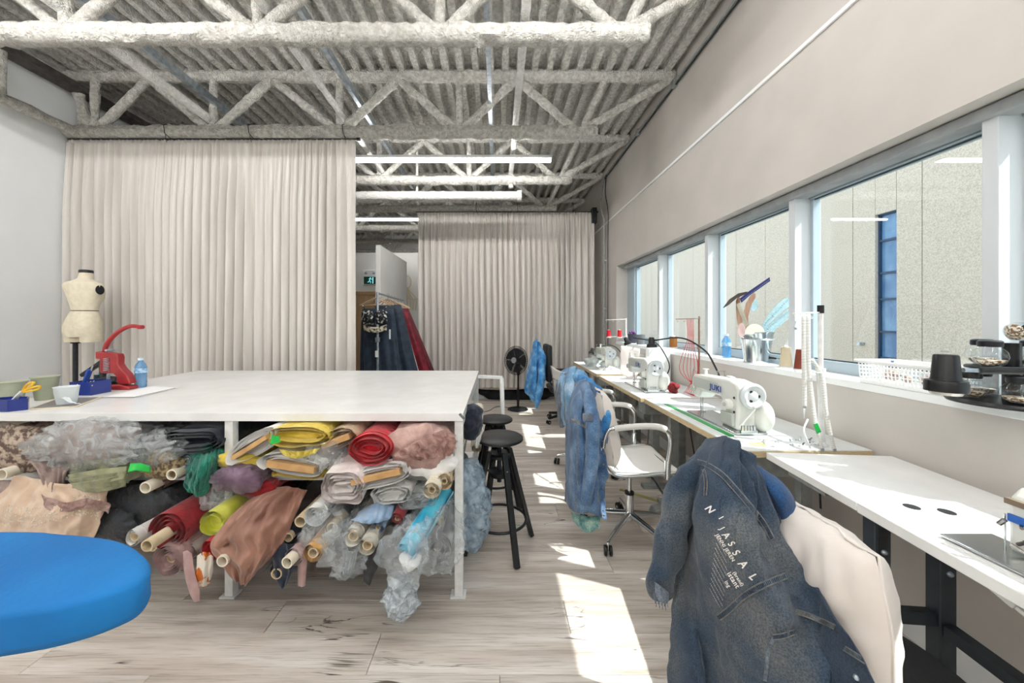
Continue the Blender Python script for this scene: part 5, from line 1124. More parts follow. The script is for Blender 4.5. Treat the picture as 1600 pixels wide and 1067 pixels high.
def letters(txt, px, py, size, d, up, sep=None, nm='lettering'):
    vs, fs = text_mesh(txt, 1.0, space=1.1, off=.022); w = max(v.x for v in vs); b = MB()
    b.add([onto(px+(v.x*d[0]+v.y*up[0])*size, py+(v.x*d[1]+v.y*up[1])*size, .0075) for v in vs], fs)
    b.build(nm, m_print, jk, smooth=False, label='white printed lettering')
sc_ = 1/5.3375
for ch, x, y, sz in (('N', 108, 130, 21), ('I', 226, 212, 15), ('J', 236, 300, 15), ('A', 252, 350, 19), ('S', 300, 425, 19), ('S', 335, 500, 21), ('A', 385, 590, 23), ('L', 474, 700, 23)):
    letters(ch, 1080+x*sc_, 770+y*sc_, sz*.8, (.68, .62), (.86, -.45))
for tx, x, y, sz in (('JENNI JEREN', 202, 352, 9.5), ('(brand)', 345, 665, 9), ('istant', 296, 672, 13), ('ing', 276, 742, 10)):
    letters(tx, 1080+x*sc_, 770+y*sc_, sz*.9, (.52, .82), (.8, -.42))
b = MB(); rr = random.Random(9)
for k in range(11):
    x0, y0 = 212-k*6, 375+k*42; n_ = 11; x = 0
    for i in range(n_):
        w = rr.uniform(10, 24); a = (x0+x*.42, y0+x*.78); c = (x0+(x+w)*.42, y0+(x+w)*.78); x += w+6
        if a[0] > 295+k*1.5 or a[1] > 960: break
        b.bar(onto(1080+a[0]*sc_, 770+a[1]*sc_, .006), onto(1080+c[0]*sc_, 770+c[1]*sc_, .006), .0011, .0004)
b.build('small_print', m_print, jk, smooth=False, kind='stuff')

# ---- blue ironing board
ib = thing('ironing_board', 'bright blue cloth covered ironing board jutting in at the lower left', 'ironing board', (-1.3, .72, 0))
m_ib = pm('blue_cover', '#0a66a8', '#1275ba', 3, .8, bump=.15, bscale=60)
zt_ = .875; k_ = 560*(1.4-zt_)
def IB(px, py): Y = k_/(py-502); return ((px-777)*Y/560, Y)
outline = [IB(-420, 838), IB(0, 829), IB(100, 833), IB(170, 840), IB(205, 850), IB(228, 866), IB(236, 884), IB(224, 903), IB(190, 920), IB(120, 942), IB(0, 962), IB(-420, 1010)]
pl = spline([Vector((x, y, 0)) for x, y in outline], 4); b = MB(); n = len(pl); cx = Vector((-1.3, .72, 0))
lv = [(.985, -.075, 1), (1.0, -.06, 0), (1.002, -.03, 0), (1.0, -.010, 0), (.985, -.002, 0), (.95, .001, 0), (.6, .002, 0)]
for s_, dz, _ in lv:
    for i, p in enumerate(pl):
        q_ = cx+(p-cx)*s_ if s_ > .9 else cx+Vector(((p.x-cx.x)*s_, (p.y-cx.y)*s_, 0)); w = .006*noise.noise(Vector((p.x*18, p.y*18, dz*30))) if dz < -.01 else 0
        b.v.append(Vector((q_.x+w, q_.y+w, zt_+dz)))
for j in range(len(lv)-1):
    for i in range(n-1): b.f.append((j*n+i, j*n+i+1, (j+1)*n+i+1, (j+1)*n+i))
b.f.append(tuple((len(lv)-1)*n+i for i in range(n))); b.f.append(tuple(i for i in range(n))[::-1])
b.build('cover', m_ib, ib, ang=180)
for a, c in (((-1.65, .60), (-2.1, .9)), ((-2.1, .60), (-1.65, .9))): MB().cyl((a[0], a[1], zt_-.08), (c[0], c[1]-.1, .02), .013, n=10).build('leg', m_galv, ib)
for x in (-2.1, -1.65): MB().cyl((x, .5, .014), (x, 1.0, .014), .014, n=10).build('foot_bar', m_galv, ib)
heap('crumpled_tissue', (-1.51, 1.175, .035), .05, (1.4, 1, .8), m_white, 'crumpled white tissue on the floor at the bottom edge of the picture', 'tissue', 4, .5, 4)

# ============================================================ sewing tables
m_edge = pm('plywood_edge', '#b7a27d', '#cdbb98', 40, .6, stretch=(1, 1, 8)); m_stop = pm('sewing_top', '#d8dcdc', '#e6e8e8', 6, .35)
m_gsteel = pm('grey_steel', '#8d9291', '#a3a7a5', 20, .5, metal=.3); m_bsteel = pm('dark_blue_steel', '#232a31', '#2b333a', 20, .45)
def sew_table(y0, y1, xf, lab, zt=.78, first=False):
    t = thing('sewing_table', lab, 'sewing table', ((xf+XR)/2, (y0+y1)/2, 0), 'sewing tables under the windows'); xb = XR-.025
    MB().box(xf, xb, y0, y1, zt-.036, zt-.003).build('tabletop', m_edge, t, bevel=.002)
    MB().box(xf+.002, xb-.002, y0+.002, y1-.002, zt-.003, zt).build('laminate', m_stop, t, smooth=False)
    for yy in (y0+.12, y1-.12):
        l = MB().box(xf+.14, xf+.20, yy-.02, yy+.02, .03, zt-.037).build('leg', m_gsteel, t, bevel=.003)
        MB().box(xf+.06, xb-.08, yy-.03, yy+.03, 0, .03).build('foot', m_gsteel, l, bevel=.003)
        MB().box(xf+.36, xf+.42, yy-.02, yy+.02, .03, zt-.037).build('leg', m_gsteel, t, bevel=.003)
    MB().box(xf+.14, xf+.18, y0+.14, y1-.14, .2, .26).build('stretcher', m_gsteel, t, bevel=.003)
    MB().box(xf+.06, xf+.34, y0+.05, y0+.2, zt-.15, zt-.038).build('drawer', m_gsteel, t, bevel=.004)
    MB().cyl((xf+.3, (y0+y1)/2-.1, .5), (xf+.3, (y0+y1)/2+.12, .5), .075, n=20).build('motor', m_gsteel, t)
    MB().bar((xf+.3, (y0+y1)/2, .5), (xf+.3, (y0+y1)/2, zt-.04), .04, .06).build('motor_bracket', m_gsteel, t)
    MB().box(xf+.12, xf+.38, (y0+y1)/2-.2, (y0+y1)/2+.1, .06, .075).build('treadle', m_bsteel, t, bevel=.003)
    MB().bar((xf+.25, (y0+y1)/2-.1, .07), (xf+.3, (y0+y1)/2-.05, .46), .01, .01).build('pitman_rod', m_gsteel, t)
    return t
tB = sew_table(1.72, 2.875, 1.18, 'sewing table with pale plywood edge carrying the nearest white lockstitch machine')
tC = sew_table(2.90, 4.08, 1.16, 'sewing table carrying the second machine with red threads on its stand')
tD = sew_table(4.22, 5.5, 1.17, 'farthest sewing table by the curtain heaped with pale cloth')
# near white table, slightly turned, on a dark steel frame (built square, then rotated about its far left corner)
tA = thing('sewing_table', 'near white table with dark steel frame and two cable holes at right', 'sewing table', (1.275, 1.70, 0)); o_ = Vector((1.275, 1.70, 0))
tA.location = (0, 0, 0)
MB().box(0, .545, -.47, 0, .748, .78).build('extension_top', m_wtable, tA, bevel=.003)
MB().box(0, .545, -1.5, -.473, .745, .78).build('tabletop', m_wtable, tA, bevel=.003)
for x, y in ((.155, -.49), (.235, -.515)): MB().lathe([(.001, .7801), (.021, .7801), (.021, .7812), (.001, .7812)], (x, y, 0), 20).build('cable_hole', m_black, tA)
for x0 in (.02, .215):
    MB().box(x0, x0+.05, -.515, -.47, .03, .744).build('leg', m_bsteel, tA, bevel=.003)
    MB().box(x0+.012, x0+.038, -.517, -.514, .62, .72).build('adjuster_slot', m_black, tA)
    for z in (.66, .6): MB().sph((x0+.025, -.519, z-.02), .009, 8, 6).build('bolt', m_galv, tA)
MB().box(.07, .215, -.51, -.475, .40, .44).build('crossbar', m_bsteel, tA, bevel=.003)
for x in (.1, .17): MB().box(x-.02, x+.02, -.5, -.485, .44, .4412).build('slot', m_black, tA)
MB().box(.22, .26, -1.4, -.517, .375, .415).build('long_rail', m_bsteel, tA, bevel=.003)
MB().box(.02, .45, -.53, -.45, 0, .03).build('foot', m_bsteel, tA, bevel=.003)
for x0 in (.02, .215): MB().box(x0, x0+.05, -1.44, -1.40, .03, .744).build('leg', m_bsteel, tA, bevel=.003)
MB().box(.02, .45, -1.46, -1.38, 0, .03).build('foot', m_bsteel, tA, bevel=.003)
MB().box(.03, .06, -.30, -.1, .715, .746).build('drawer_runner', m_gsteel, tA, bevel=.003)
kl = MB(); kl.bar((.08, -.72, .735), (.10, -.80, .69), .03, .022).bar((.10, -.80, .69), (.16, -1.0, .58), .035, .012); kl.build('knee_lever', m_wmetal, tA, bevel=.003)
MB().bar((.078, -.70, .742), (.098, -.84, .70), .018, .01).build('lever_pad', m_blackpl, tA, bevel=.002)
MB().tube([(.09, -.17, .74), (.095, -.19, .68), (.09, -.2, .62)], .004, 6).build('cable', m_black, tA)
tA.location = o_; tA.rotation_euler.z = -.09

# ============================================================ sewing machines (head built at the origin: needle at +Y, handwheel at -Y, operator at -X)
m_mach = pm('machine_enamel', '#d9dbd4', '#e5e6df', 6, .3, coat=.4); m_machg = pm('machine_shade', '#b9beb6', rough=.35, coat=.3); m_steel = pm('bright_steel', '#c6cacb', rough=.2, metal=1)
def machine(lab, scale=1):
    t = thing('sewing_machine', lab, 'sewing machine', (0, 0, 0), 'white industrial sewing machines')
    MB().box(-.09, .09, -.25, .25, 0, .012).build('bed_plate', m_steel, t, bevel=.004)
    MYZ = Matrix(((0, 0, 1, 0), (1, 0, 0, 0), (0, 1, 0, 0), (0, 0, 0, 1)))   # outline (y, z), thickness along x
    prof = [(.245, .13), (.25, .17), (.25, .235), (.235, .262), (.0, .275), (-.13, .285), (-.2, .275), (-.225, .24), (-.225, .17), (-.21, .05), (-.215, .012), (-.06, .012), (-.075, .06), (-.08, .15), (-.06, .172), (.14, .165), (.16, .13), (.18, .115), (.235, .115)]
    MB().prism(prof, .11, Matrix.Translation((-.055, 0, 0)) @ MYZ).build('arm', m_mach, t, bevel=.014, ang=60)
    MB().box(-.062, -.054, -.05, .22, .185, .25).build('side_cover', m_machg, t, bevel=.004)
    b = MB(); b.lathe([(.001, 0), (.062, 0), (.07, .008), (.07, .024), (.058, .034), (.05, .028), (.03, .024), (.02, .03), (.001, .03)], (.01, -.225, .21), 30, axis=(0, -1, 0)); hw = b.build('handwheel', pm('wheel_grey', '#ccd2d4', rough=.3), t)
    for k in range(3): a = k*2.1; MB().cyl((.01+.028*math.cos(a), -.2505, .21+.028*math.sin(a)), (.01+.028*math.cos(a), -.2525, .21+.028*math.sin(a)), .008, n=10).build('wheel_hole', m_black, hw)
    MB().lathe([(.001, 0), (.03, 0), (.028, .03), (.001, .03)], (-.055, -.15, .145), 22, axis=(-1, 0, 0)).build('stitch_dial', m_mach, t)
    MB().lathe([(.001, 0), (.012, 0), (.012, .004), (.001, .004)], (-.086, -.15, .145), 12, axis=(-1, 0, 0)).build('dial_centre', m_machg, t)
    MB().box(-.075, -.055, -.20, -.09, .03, .10).build('control_cover', m_machg, t, bevel=.006)
    for y, z in ((-.19, .19), (-.19, .11), (-.1, .07)): MB().cyl((-.056, y, z), (-.0585, y, z), .007, n=10).build('screw_plug', m_black, t)
    MB().cyl((.0, .215, .012), (.0, .215, .13), .0035, n=8).build('needle_bar', m_steel, t)
    MB().box(-.012, .012, .20, .23, .012, .018).bar((-.008, .225, .02), (-.008, .225, .11), .006, .006).build('presser_foot', m_steel, t)
    MB().lathe([(.001, 0), (.02, 0), (.022, .006), (.012, .01), (.022, .014), (.02, .02), (.001, .02)], (-.055, .215, .175), 16, axis=(-1, 0, 0)).build('tension_dial', m_machg, t)
    b = MB(); b.tube(spline([(-.03, .255, .16), (-.03, .285, .19), (-.03, .285, .26), (-.03, .262, .30), (-.03, .25, .29), (-.03, .252, .24)], 6), .0025, 6); b.build('take_up_guard', m_steel, t)
    MB().cyl((.0, .18, .262), (.0, .18, .30), .01, n=12).lathe([(.001, .30), (.018, .30), (.018, .304), (.001, .304)], (0, .18, 0), 14).build('thread_post', m_mach, t)
    b = MB()
    for x in (-.02, .02): b.cyl((x, .02, .27), (x, .02, .31), .002, n=6)
    b.bar((-.03, .02, .31), (.03, .02, .31), .004, .004); b.build('thread_guide', m_steel, t)
    b = MB(); b.sph((.09, -.21, .09), .07, 18, 12, (.7, .9, 1.25)); b.build('motor_cover', m_mach, t)
    MB().bar((.03, -.05, .28), (.03, -.01, .284), .03, .006).build('oil_window', m_machg, t)
    b = MB()
    for k in range(5): b.cyl((-.06+k*.016, -.262, .02+.008*(k % 2)), (-.06+k*.016, -.262, .055), .007, n=8)
    b.box(-.07, .02, -.268, -.255, .012, .03); b.build('bobbin_winder', m_steel, t)
    return t
def put(o, loc, rz=0): o.location = loc; o.rotation_euler.z = rz
mB = machine('nearest white industrial lockstitch machine with blue maker name and grey handwheel')
mb_blue = pm('maker_blue', '#1d3f96', rough=.5)
mC = copy_tree(mB); mC['label'] = 'second white lockstitch machine, under the black lamp beside the red threads'
mD = copy_tree(mB); mD['label'] = 'farthest white machine, by the pale cloth heap'
vs, fs = text_mesh('JUKI', .05, space=1.05, off=.0016)
for (par, nm) in ((mB, 'JUKI'), (mC, 'JUKI')):
    b = MB(); b.add([Vector((-.0632, .03-v.x*1.2, .20+v.y*.95)) for v in vs], fs); b.v = [v+Vector((0, 0, 0)) for v in b.v]
    b.build('maker_name', mb_blue, par, smooth=False)
put(mB, (1.385, 2.20, .781), -.0); put(mC, (1.37, 3.36, .781)); put(mD, (1.42, 4.75, .781))
for m_ in (mC, mD):
    pass
# green ruler strip on the near table, scissors pieces, cloth scraps
MB().bar((1.262, 2.68, .783), (1.262, 1.93, .783), .028, .004).build('green_ruler', pm('green_acrylic', '#12963f', rough=.3), smooth=False, label='long green ruler lying along the near sewing machine', cat='ruler')
heap('yellow_chalk', (1.31, 1.80, .782), .03, (1.3, 1, .12), pm('yellow_chalk', '#e6d48a', rough=.8), 'flat yellow chalk pad in front of the near machine', 'chalk', 2, .1)
t = thing('scrap_metal_feet', 'scatter of small metal presser feet and bobbins behind the near machine', 'tools', (1.42, 1.83, .78)); b = MB(); rr = random.Random(5)
for k in range(30):
    p = Vector((rr.uniform(1.3, 1.62), rr.uniform(1.76, 1.86), .786)); d = Vector((rr.uniform(-1, 1), rr.uniform(-1, 1), rr.uniform(0, .6))).normalized()*.018; b.bar(p, p+d, .006, .004)
b.build('small_parts', m_steel, t, kind='stuff')

# ---- lamps on goose necks
def lamp(pts, head, hd, lab, r=.006, base=None, hs=1):
    t = thing('gooseneck_lamp', lab, 'lamp', pts[0], 'black gooseneck machine lamps')
    MB().tube(spline(pts, 10), r, 10).build('gooseneck', m_black, t)
    h = Vector(head); d = Vector(hd).normalized()
    MB().lathe([(.001, 0), (.018*hs, 0), (.022*hs, .01*hs), (.026*hs, .05*hs), (.04*hs, .062*hs), (.042*hs, .085*hs), (.036*hs, .085*hs), (.02*hs, .05*hs), (.001, .05*hs)], h, 26, axis=d).build('lamp_head', m_blackpl, t)
    MB().lathe([(.001, .076*hs), (.034*hs, .076*hs), (.034*hs, .08*hs), (.001, .08*hs)], h, 24, axis=d).build('lens', pm('lamp_lens', '#e7e3da', rough=.2, trans=.3), t)
    b0 = Vector(pts[0]); MB().lathe([(.001, 0), (.035, 0), (.036, .012), (.02, .03), (.012, .05), (.001, .05)], b0, 20).build('base', m_black, t)
    return t
q_ = lambda px, py, Y: P(px, py, Y)
lamp([(1.62, 2.45, .785), q_(1116, 570, 2.5), q_(1098, 545, 2.62), q_(1064, 528, 2.8), q_(1020, 532, 3.0)], q_(1018, 527, 3.0), (.0, -.1, -1), 'black lamp on a long arched gooseneck above the second machine')
lamp([(1.62, 3.55, .785), q_(1046, 575, 3.52), q_(1038, 552, 3.6), q_(1022, 534, 3.75), q_(990, 528, 4.0)], q_(977, 527, 4.1), (.35, -.1, -1), 'black lamp with curved gooseneck standing by the red thread stand')
lamp([(1.60, 4.4, .785), q_(968, 548, 4.55), q_(950, 539, 4.8), q_(930, 546, 5.1)], q_(926, 544, 5.1), (-.3, -.2, -1), 'small black lamp over the farthest sewing table')
# near lamp whose arm comes in from the right edge
t = thing('gooseneck_lamp', 'large black lamp head on a straight arm near the jar rack at right', 'lamp', P(1560, 589, .96)); hc = P(1478, 611, .96)
MB().lathe([(.001, .062), (.012, .062), (.012, .058), (.056, .058)][:0] or [(.001, .098), (.021, .098), (.0235, .094), (.0275, .036), (.029, .031), (.038, .029), (.040, .023), (.040, .0), (.034, .0), (.034, .006), (.001, .008)], hc, 34).build('lamp_head', m_blackpl, t)
MB().lathe([(.001, -.009), (.028, -.009), (.033, .002), (.001, .002)], hc, 30).build('lens_ring', pm('lens_ring', '#d8d5cf', rough=.2, metal=.4), t)
MB().cyl(hc+Vector((0, 0, .103)), hc+Vector((0, 0, .108)), .009, n=14).build('switch', m_machg, t)
MB().cyl(P(1505, 578, .96), P(1535, 579, .955), .0055, n=10).build('arm_joint', m_galv, t)
MB().tube([P(1530, 579, .955), P(1560, 579, .94), P(1640, 580, .90), P(1760, 600, .85), P(1800, 760, .83), P(1800, 862, .83)], .0095, 10).build('arm', m_black, t)

# ---- thread stands
def thread_stand(x, y, z0, h, arm, lab, mat, zt_=None, spools=(), r=.009):
    t = thing('thread_stand', lab, 'thread stand', (x, y, z0), 'thread stands on the sewing tables')
    MB().cyl((x, y, z0+.002), (x, y, z0+h), r, n=12).build('pole', mat, t)
    MB().lathe([(.001, 0), (.03, 0), (.03, .006), (.015, .02), (.001, .02)], (x, y, z0), 16).build('base', mat, t)
    MB().bar((x+.01, y, z0+h-.015), (x-arm, y+.01, z0+h-.022), .018, .008).build('top_arm', mat, t, bevel=.002)
    for k in range(3): MB().tube([(x-arm*(.35+.3*k)+.006*math.cos(i*PI/5), y, z0+h-.04+.006*math.sin(i*PI/5)) for i in range(10)], .0014, 5, closed=True).build('thread_eye', mat, t)
    tz = zt_ if zt_ else z0+h*.45
    MB().bar((x, y, tz), (x-arm*.9, y+.02, tz), .02, .006).bar((x-arm*.45, y-.07, tz), (x-arm*.45, y+.09, tz), .014, .005).build('spool_tray', mat, t, bevel=.002)
    MB().lathe([(.001, 0), (r*1.9, 0), (r*1.9, .03), (.001, .03)], (x, y, tz-.015), 12).build('clamp', mat, t)
    return t, tz
def spool(c, col, lab, r0=.028, r1=.019, h=.11):
    t = thing('thread_cone', lab, 'thread cone', c); MB().lathe([(.001, 0), (r0, .004), (r1, h*.93), (.001, h*.93)], c, 22).build('thread', pm('thread_'+col[1:], col, rough=.8, bump=.5, bscale=150, stretch=(.2, .2, 6)), t)
    MB().lathe([(r0*.6, -.004), (r0*1.08, -.004), (r0*1.08, .003), (r0*.6, .003)], c, 18).lathe([(.004, h*.93), (r1*.55, h*.93), (r1*.45, h), (.004, h)], c, 14).build('cone_core', m_white, t)
    return t
tsB, tz = thread_stand(1.615, 1.79, .78, .68, .125, 'white thread stand draped with measuring tapes at the near sewing table', m_wmetal, 1.15, r=.011)
MB().lathe([(.001, .66), (.014, .66), (.014, .70), (.001, .70)], (1.615, 1.79, .78), 14).build('black_cap', m_blackpl, tsB)
MB().cyl((1.64, 1.80, .785), (1.60, 1.79, 1.15), .008, n=10).build('leaning_rod', m_wmetal, tsB)
MB().tube(spline([(1.50, 1.80, 1.40), (1.495, 1.80, 1.385), (1.49, 1.80, 1.37)], 4), .003, 6).sph((1.49, 1.79, 1.365), .008, 8, 6).build('wing_nut', m_galv, tsB)
spool(P(1228, 573, 1.86), '#d9cdb0', 'cream thread cone on the tray of the near thread stand'); spool(P(1251, 577, 1.84), '#8a4433', 'red brown thread cone beside the cream one')
# measuring tapes
def tape_mat():
    m = pm('tape_white', '#eceae4', rough=.5); N = m.node_tree.nodes; L = m.node_tree.links; b = N['Principled BSDF']
    uv = N.new('ShaderNodeTexCoord'); sx = N.new('ShaderNodeSeparateXYZ'); L.new(uv.outputs['Object'], sx.inputs[0])
    mu = N.new('ShaderNodeMath'); mu.operation = 'MULTIPLY'; mu.inputs[1].default_value = 130; L.new(sx.outputs['Z'], mu.inputs[0])
    fr = N.new('ShaderNodeMath'); fr.operation = 'FRACT'; L.new(mu.outputs[0], fr.inputs[0]); lt = N.new('ShaderNodeMath'); lt.operation = 'LESS_THAN'; lt.inputs[1].default_value = .28; L.new(fr.outputs[0], lt.inputs[0])
    mx = N.new('ShaderNodeMix'); mx.data_type = 'RGBA'; L.new(lt.outputs[0], mx.inputs['Factor']); mx.inputs[6].default_value = rgb('#eceae4'); mx.inputs[7].default_value = rgb('#7d8084'); L.new(mx.outputs[2], b.inputs['Base Color']); return m
m_tape = tape_mat()
def tape(pts, lab, w=.019, group='measuring tapes on the thread stand'):
    L_ = spline([P(*p) for p in pts], 8); b = MB(); k = len(L_)
    for i, p in enumerate(L_):
        a = .3+.3*math.sin(i*.13); r_ = Vector((math.cos(a), -math.sin(a)*.6, 0)).normalized()*w/2; b.v += [p-r_, p+r_]
    for i in range(k-1): b.f.append((2*i, 2*i+1, 2*i+3, 2*i+2))
    t = thing('measuring_tape', lab, 'measuring tape', L_[0], group); b.build('tape_band', m_tape, t, ang=180, solid=.0008)
    MB().bar(L_[-1]+Vector((-.008, 0, 0)), L_[-1]+Vector((.008, 0, 0)), .003, .012, up=(0, 0, 1)).build('metal_tip', m_galv, t); return t
tape([(1256, 491, 1.76), (1256, 560, 1.76), (1257, 610, 1.76), (1257, 636, 1.76)], 'left measuring tape hanging straight from the stand arm')
tape([(1263, 491, 1.75), (1263, 540, 1.75), (1264, 580, 1.75), (1270, 630, 1.74), (1276, 670, 1.73), (1285, 703, 1.72)], 'middle measuring tape with a green patch running down to the table')
tape([(1268, 560, 1.76), (1285, 590, 1.75), (1290, 640, 1.73), (1298, 680, 1.73), (1304, 703, 1.72)], 'right measuring tape spreading out to the table edge')
MB().bar(P(1274, 662, 1.715), P(1280, 676, 1.712), .02, .003, up=(0, 1, 0)).build('green_patch', MATS['green_acrylic'], smooth=False, label='small green patch of tape on the middle measuring tape', cat='tape')
MB().tube(spline([P(1262, 655, 1.72), P(1256, 672, 1.70), P(1262, 690, 1.71), P(1266, 700, 1.72)], 6), .004, 8).build('curled_cord', m_white, label='white curled cord at the foot of the near thread stand', cat='cord')
MB().prism([(0, 0), (.008, 0), (.004, -.05)], .002, Matrix.Translation(P(1255, 638, 1.755)) @ Matrix.Rotation(PI/2, 4, 'X')).build('tape_end', m_white, label='white pointed tip below the left measuring tape', cat='tape end')
tsC, tz = thread_stand(1.69, 3.0, .78, .66, .19, 'brown thread stand with tangled red threads at the second machine', pm('brown_steel', '#7a6258', '#8d7468', 20, .5), 1.18, r=.008)
b = MB()
for k in range(6):
    x = 1.69-.05-.011*k; b.tube(spline([(x, 3.0, 1.42), (x-.01, 2.97, 1.2+.01*k), (x+.03-.02*k, 2.98, 1.0), (1.60+.01*k, 2.99, .86), (1.56+.02*k, 3.0, .80)], 6), .0022, 5)
for k in range(3): b.tube(spline([(1.57, 3.0, .81), (1.64, 2.97, .785+.004*k), (1.70+.01*k, 2.98, .84), (1.68, 3.0, .95+.03*k), (1.685, 3.0, 1.1)], 7), .0025, 5)
b.build('red_threads', pm('red_thread', '#b3202a', rough=.7), label='red threads looping down from the brown thread stand', cat='thread')
spool(P(1052, 543, 3.04), '#a0672f', 'brown thread cone on the brown stand', .03, .03, .1)
heap('red_bundle', P(1052, 606, 3.1)+Vector((0, 0, 0)), .045, (1, .8, 1.1), pm('dark_red_knit', '#4a0f14', '#8c1a20', 20, .8), 'dark red thread bundle at the foot of the curved lamp', 'bundle', 4)
# white hanging garment / paper behind the second machine
sheet([[(970, 540, 4.0), (985, 542, 3.95), (1000, 545, 3.9)], [(969, 565, 3.98), (985, 570, 3.92), (998, 575, 3.9)], [(969, 583, 3.95), (980, 590, 3.9), (994, 598, 3.88)]], pm('pink_paper', '#efe4e0', '#f6eeea', 8, .7), 'pattern_paper', lab='pinkish white pattern paper standing behind the second machine', cat='paper', nu=14, nv=14)
MB().box(1.575, 1.80, 3.72, 3.80, .781, 1.12).build('white_carton', m_white, bevel=.004, label='white carton against the wall behind the second machine', cat='carton')
heap('grey_cloth_heap', (1.38, 5.05, .79), .13, (1.1, 1.3, .85), pm('grey_green_cloth', '#9aa3a1', '#c9cfcd', 9, .85, bump=.4, bscale=20), 'crumpled grey green cloth heap on the farthest table', 'cloth', 7, .5, 5)
heap('white_cloth_heap', (1.45, 4.52, .785), .11, (1.3, 1.1, .45), m_white, 'flat crumpled white cloth on the near half of the farthest table', 'cloth', 9, .5, 5)
tsD, tz = thread_stand(1.66, 4.62, .78, .66, .26, 'white thread stand with two red thread cones on the farthest table', m_wmetal, 1.2)
for px, py, Y, lab in ((951, 527, 4.68, 'left red thread cone on the far white stand'), (968, 527, 4.63, 'right red thread cone on the far white stand')): spool(P(px, py, Y), '#c4182a', lab, .028, .024, .10)

# ============================================================ things on the window sill
ZS = SILL+.009
def sillY(px, X=1.93): return 560*X/(px-777)
c = Vector((1.915, sillY(1135, 1.915), ZS)); bottle(c, .20, .034, 'blue tinted water bottle on the window sill left of the bucket')
bc = Vector((1.925, 2.665, ZS)); t = thing('metal_bucket', 'shiny metal bucket full of rulers on the window sill', 'bucket', bc)
m_buck = pm('tin', '#c9d0d4', '#e3e7e9', 9, .18, metal=1, bump=.1, bscale=10)
MB().lathe([(.001, 0), (.078, 0), (.08, .006), (.078, .02), (.098, .17), (.102, .175), (.098, .18), (.108, .222), (.112, .228), (.106, .228), (.094, .17), (.075, .006), (.001, .005)], bc, 40).build('pail', m_buck, t)
MB().tube([bc+Vector((-.112*math.cos(a), -.06*math.sin(a)-.05*math.sin(a), .20-.03*math.sin(a))) for a in [i*PI/12 for i in range(13)]], .0025, 6).build('handle', m_galv, t)
# rulers: outlines in the picture plane at the bucket's distance, 2 mm acrylic or wood
def flat(name, pts, Y, mat, lab, th=.003, cat='ruler', scale=6.276, ox=1130, oy=420, marks=None, tilt=0, group='rulers in the metal bucket'):
    L_ = [P(ox+x/scale, oy+y/scale, Y) for x, y in pts]; b = MB(); n = len(L_)
    vs = [v+Vector((0, tilt*(v.z-L_[0].z), 0)) for v in L_]; b.add(vs+[v+Vector((0, th, 0)) for v in vs], [tuple(range(n))[::-1], tuple(range(n, 2*n))]+[(i, (i+1) % n, n+(i+1) % n, n+i) for i in range(n)])
    t = thing(name, lab, cat, L_[0], group); b.build('blade', mat, t, smooth=False)
    if marks:
        a, c, k, l = Vector(marks[0]+(0,)), Vector(marks[1]+(0,)), marks[2], marks[3]; d = (c-a).normalized(); nn = Vector((-d.y, d.x, 0)); b = MB()
        for i in range(k):
            p = a.lerp(c, i/(k-1)); q2 = p+nn*l*(1.6 if i % 5 == 0 else 1)
            v1, v2 = P(ox+p.x/scale, oy+p.y/scale, Y-.0012), P(ox+q2.x/scale, oy+q2.y/scale, Y-.0012)
            for v in (v1, v2): v.y += tilt*(v.z-L_[0].z)
            b.bar(v1, v2, .0015, .0006)
        b.build('markings', m_black if len(marks) < 5 else m_white, t, smooth=False)
    return t
m_wood = pm('ruler_wood', '#8c6a58', '#a4826d', 8, .5, stretch=(8, 1, 1)); m_wood2 = pm('ruler_grey_wood', '#8f8a7c', '#a5a08f', 8, .5)
m_acry = film('clear_acrylic', (.80, .92, .95), .45, .08, 2, '#b5d3dc'); m_navy = pm('navy_ruler', '#1c2158', rough=.4)
flat('french_curve', [(375, 575), (400, 520), (450, 440), (520, 360), (590, 300), (660, 272), (720, 268), (768, 285), (720, 320), (620, 390), (520, 470), (430, 560), (400, 600)], 2.66, m_acry, 'wide clear french curve ruler fanning right out of the bucket', marks=((400, 540), (640, 285), 16, 14))
flat('clear_ruler', [(395, 590), (840, 235), (862, 262), (845, 285), (440, 640), (420, 650)], 2.70, m_acry, 'long straight clear ruler leaning right out of the bucket', marks=((430, 580), (835, 255), 26, 12))
flat('clear_ruler', [(430, 650), (560, 540), (700, 430), (690, 450), (520, 590), (440, 670)], 2.63, m_acry, 'lowest clear curve edge leaning right out of the bucket')
flat('wooden_ruler', [(125, 320), (160, 240), (175, 420), (205, 640), (160, 660), (135, 480)], 2.64, m_wood, 'brown wooden ruler standing upright at the bucket left')
flat('wooden_curve', [(215, 480), (205, 420), (225, 340), (265, 270), (300, 236), (320, 245), (318, 280), (285, 340), (262, 400), (245, 470), (255, 640), (225, 640)], 2.72, m_wood, 'brown curved wooden ruler with a rounded tip')
flat('grey_ruler', [(130, 350), (165, 330), (250, 545), (225, 570), (212, 560)], 2.60, m_wood2, 'greyish flat ruler leaning against the wooden one', marks=((150, 350), (235, 550), 14, 8))
flat('l_square', [(2, 378), (60, 300), (150, 240), (240, 222), (225, 245), (190, 262), (130, 290), (60, 350), (5, 384)], 2.62, pm('dark_metal_ruler', '#3d342e', rough=.4), 'dark curved hip ruler point reaching left above the bucket')
flat('navy_ruler', [(165, 290), (250, 222), (455, 82), (463, 118), (260, 262), (180, 332)], 2.61, m_navy, 'navy blue ruler with white marks slanting up right from the bucket', marks=((185, 300), (455, 100), 24, 8, 1))
flat('round_gauge', [(210+100*math.cos(a)+100, 640-100*math.sin(a)) for a in [i*PI/14 for i in range(15)]], 2.58, pm('ivory_gauge', '#d8d7c6', rough=.4), 'ivory half round gauge at the bucket rim', cat='gauge')
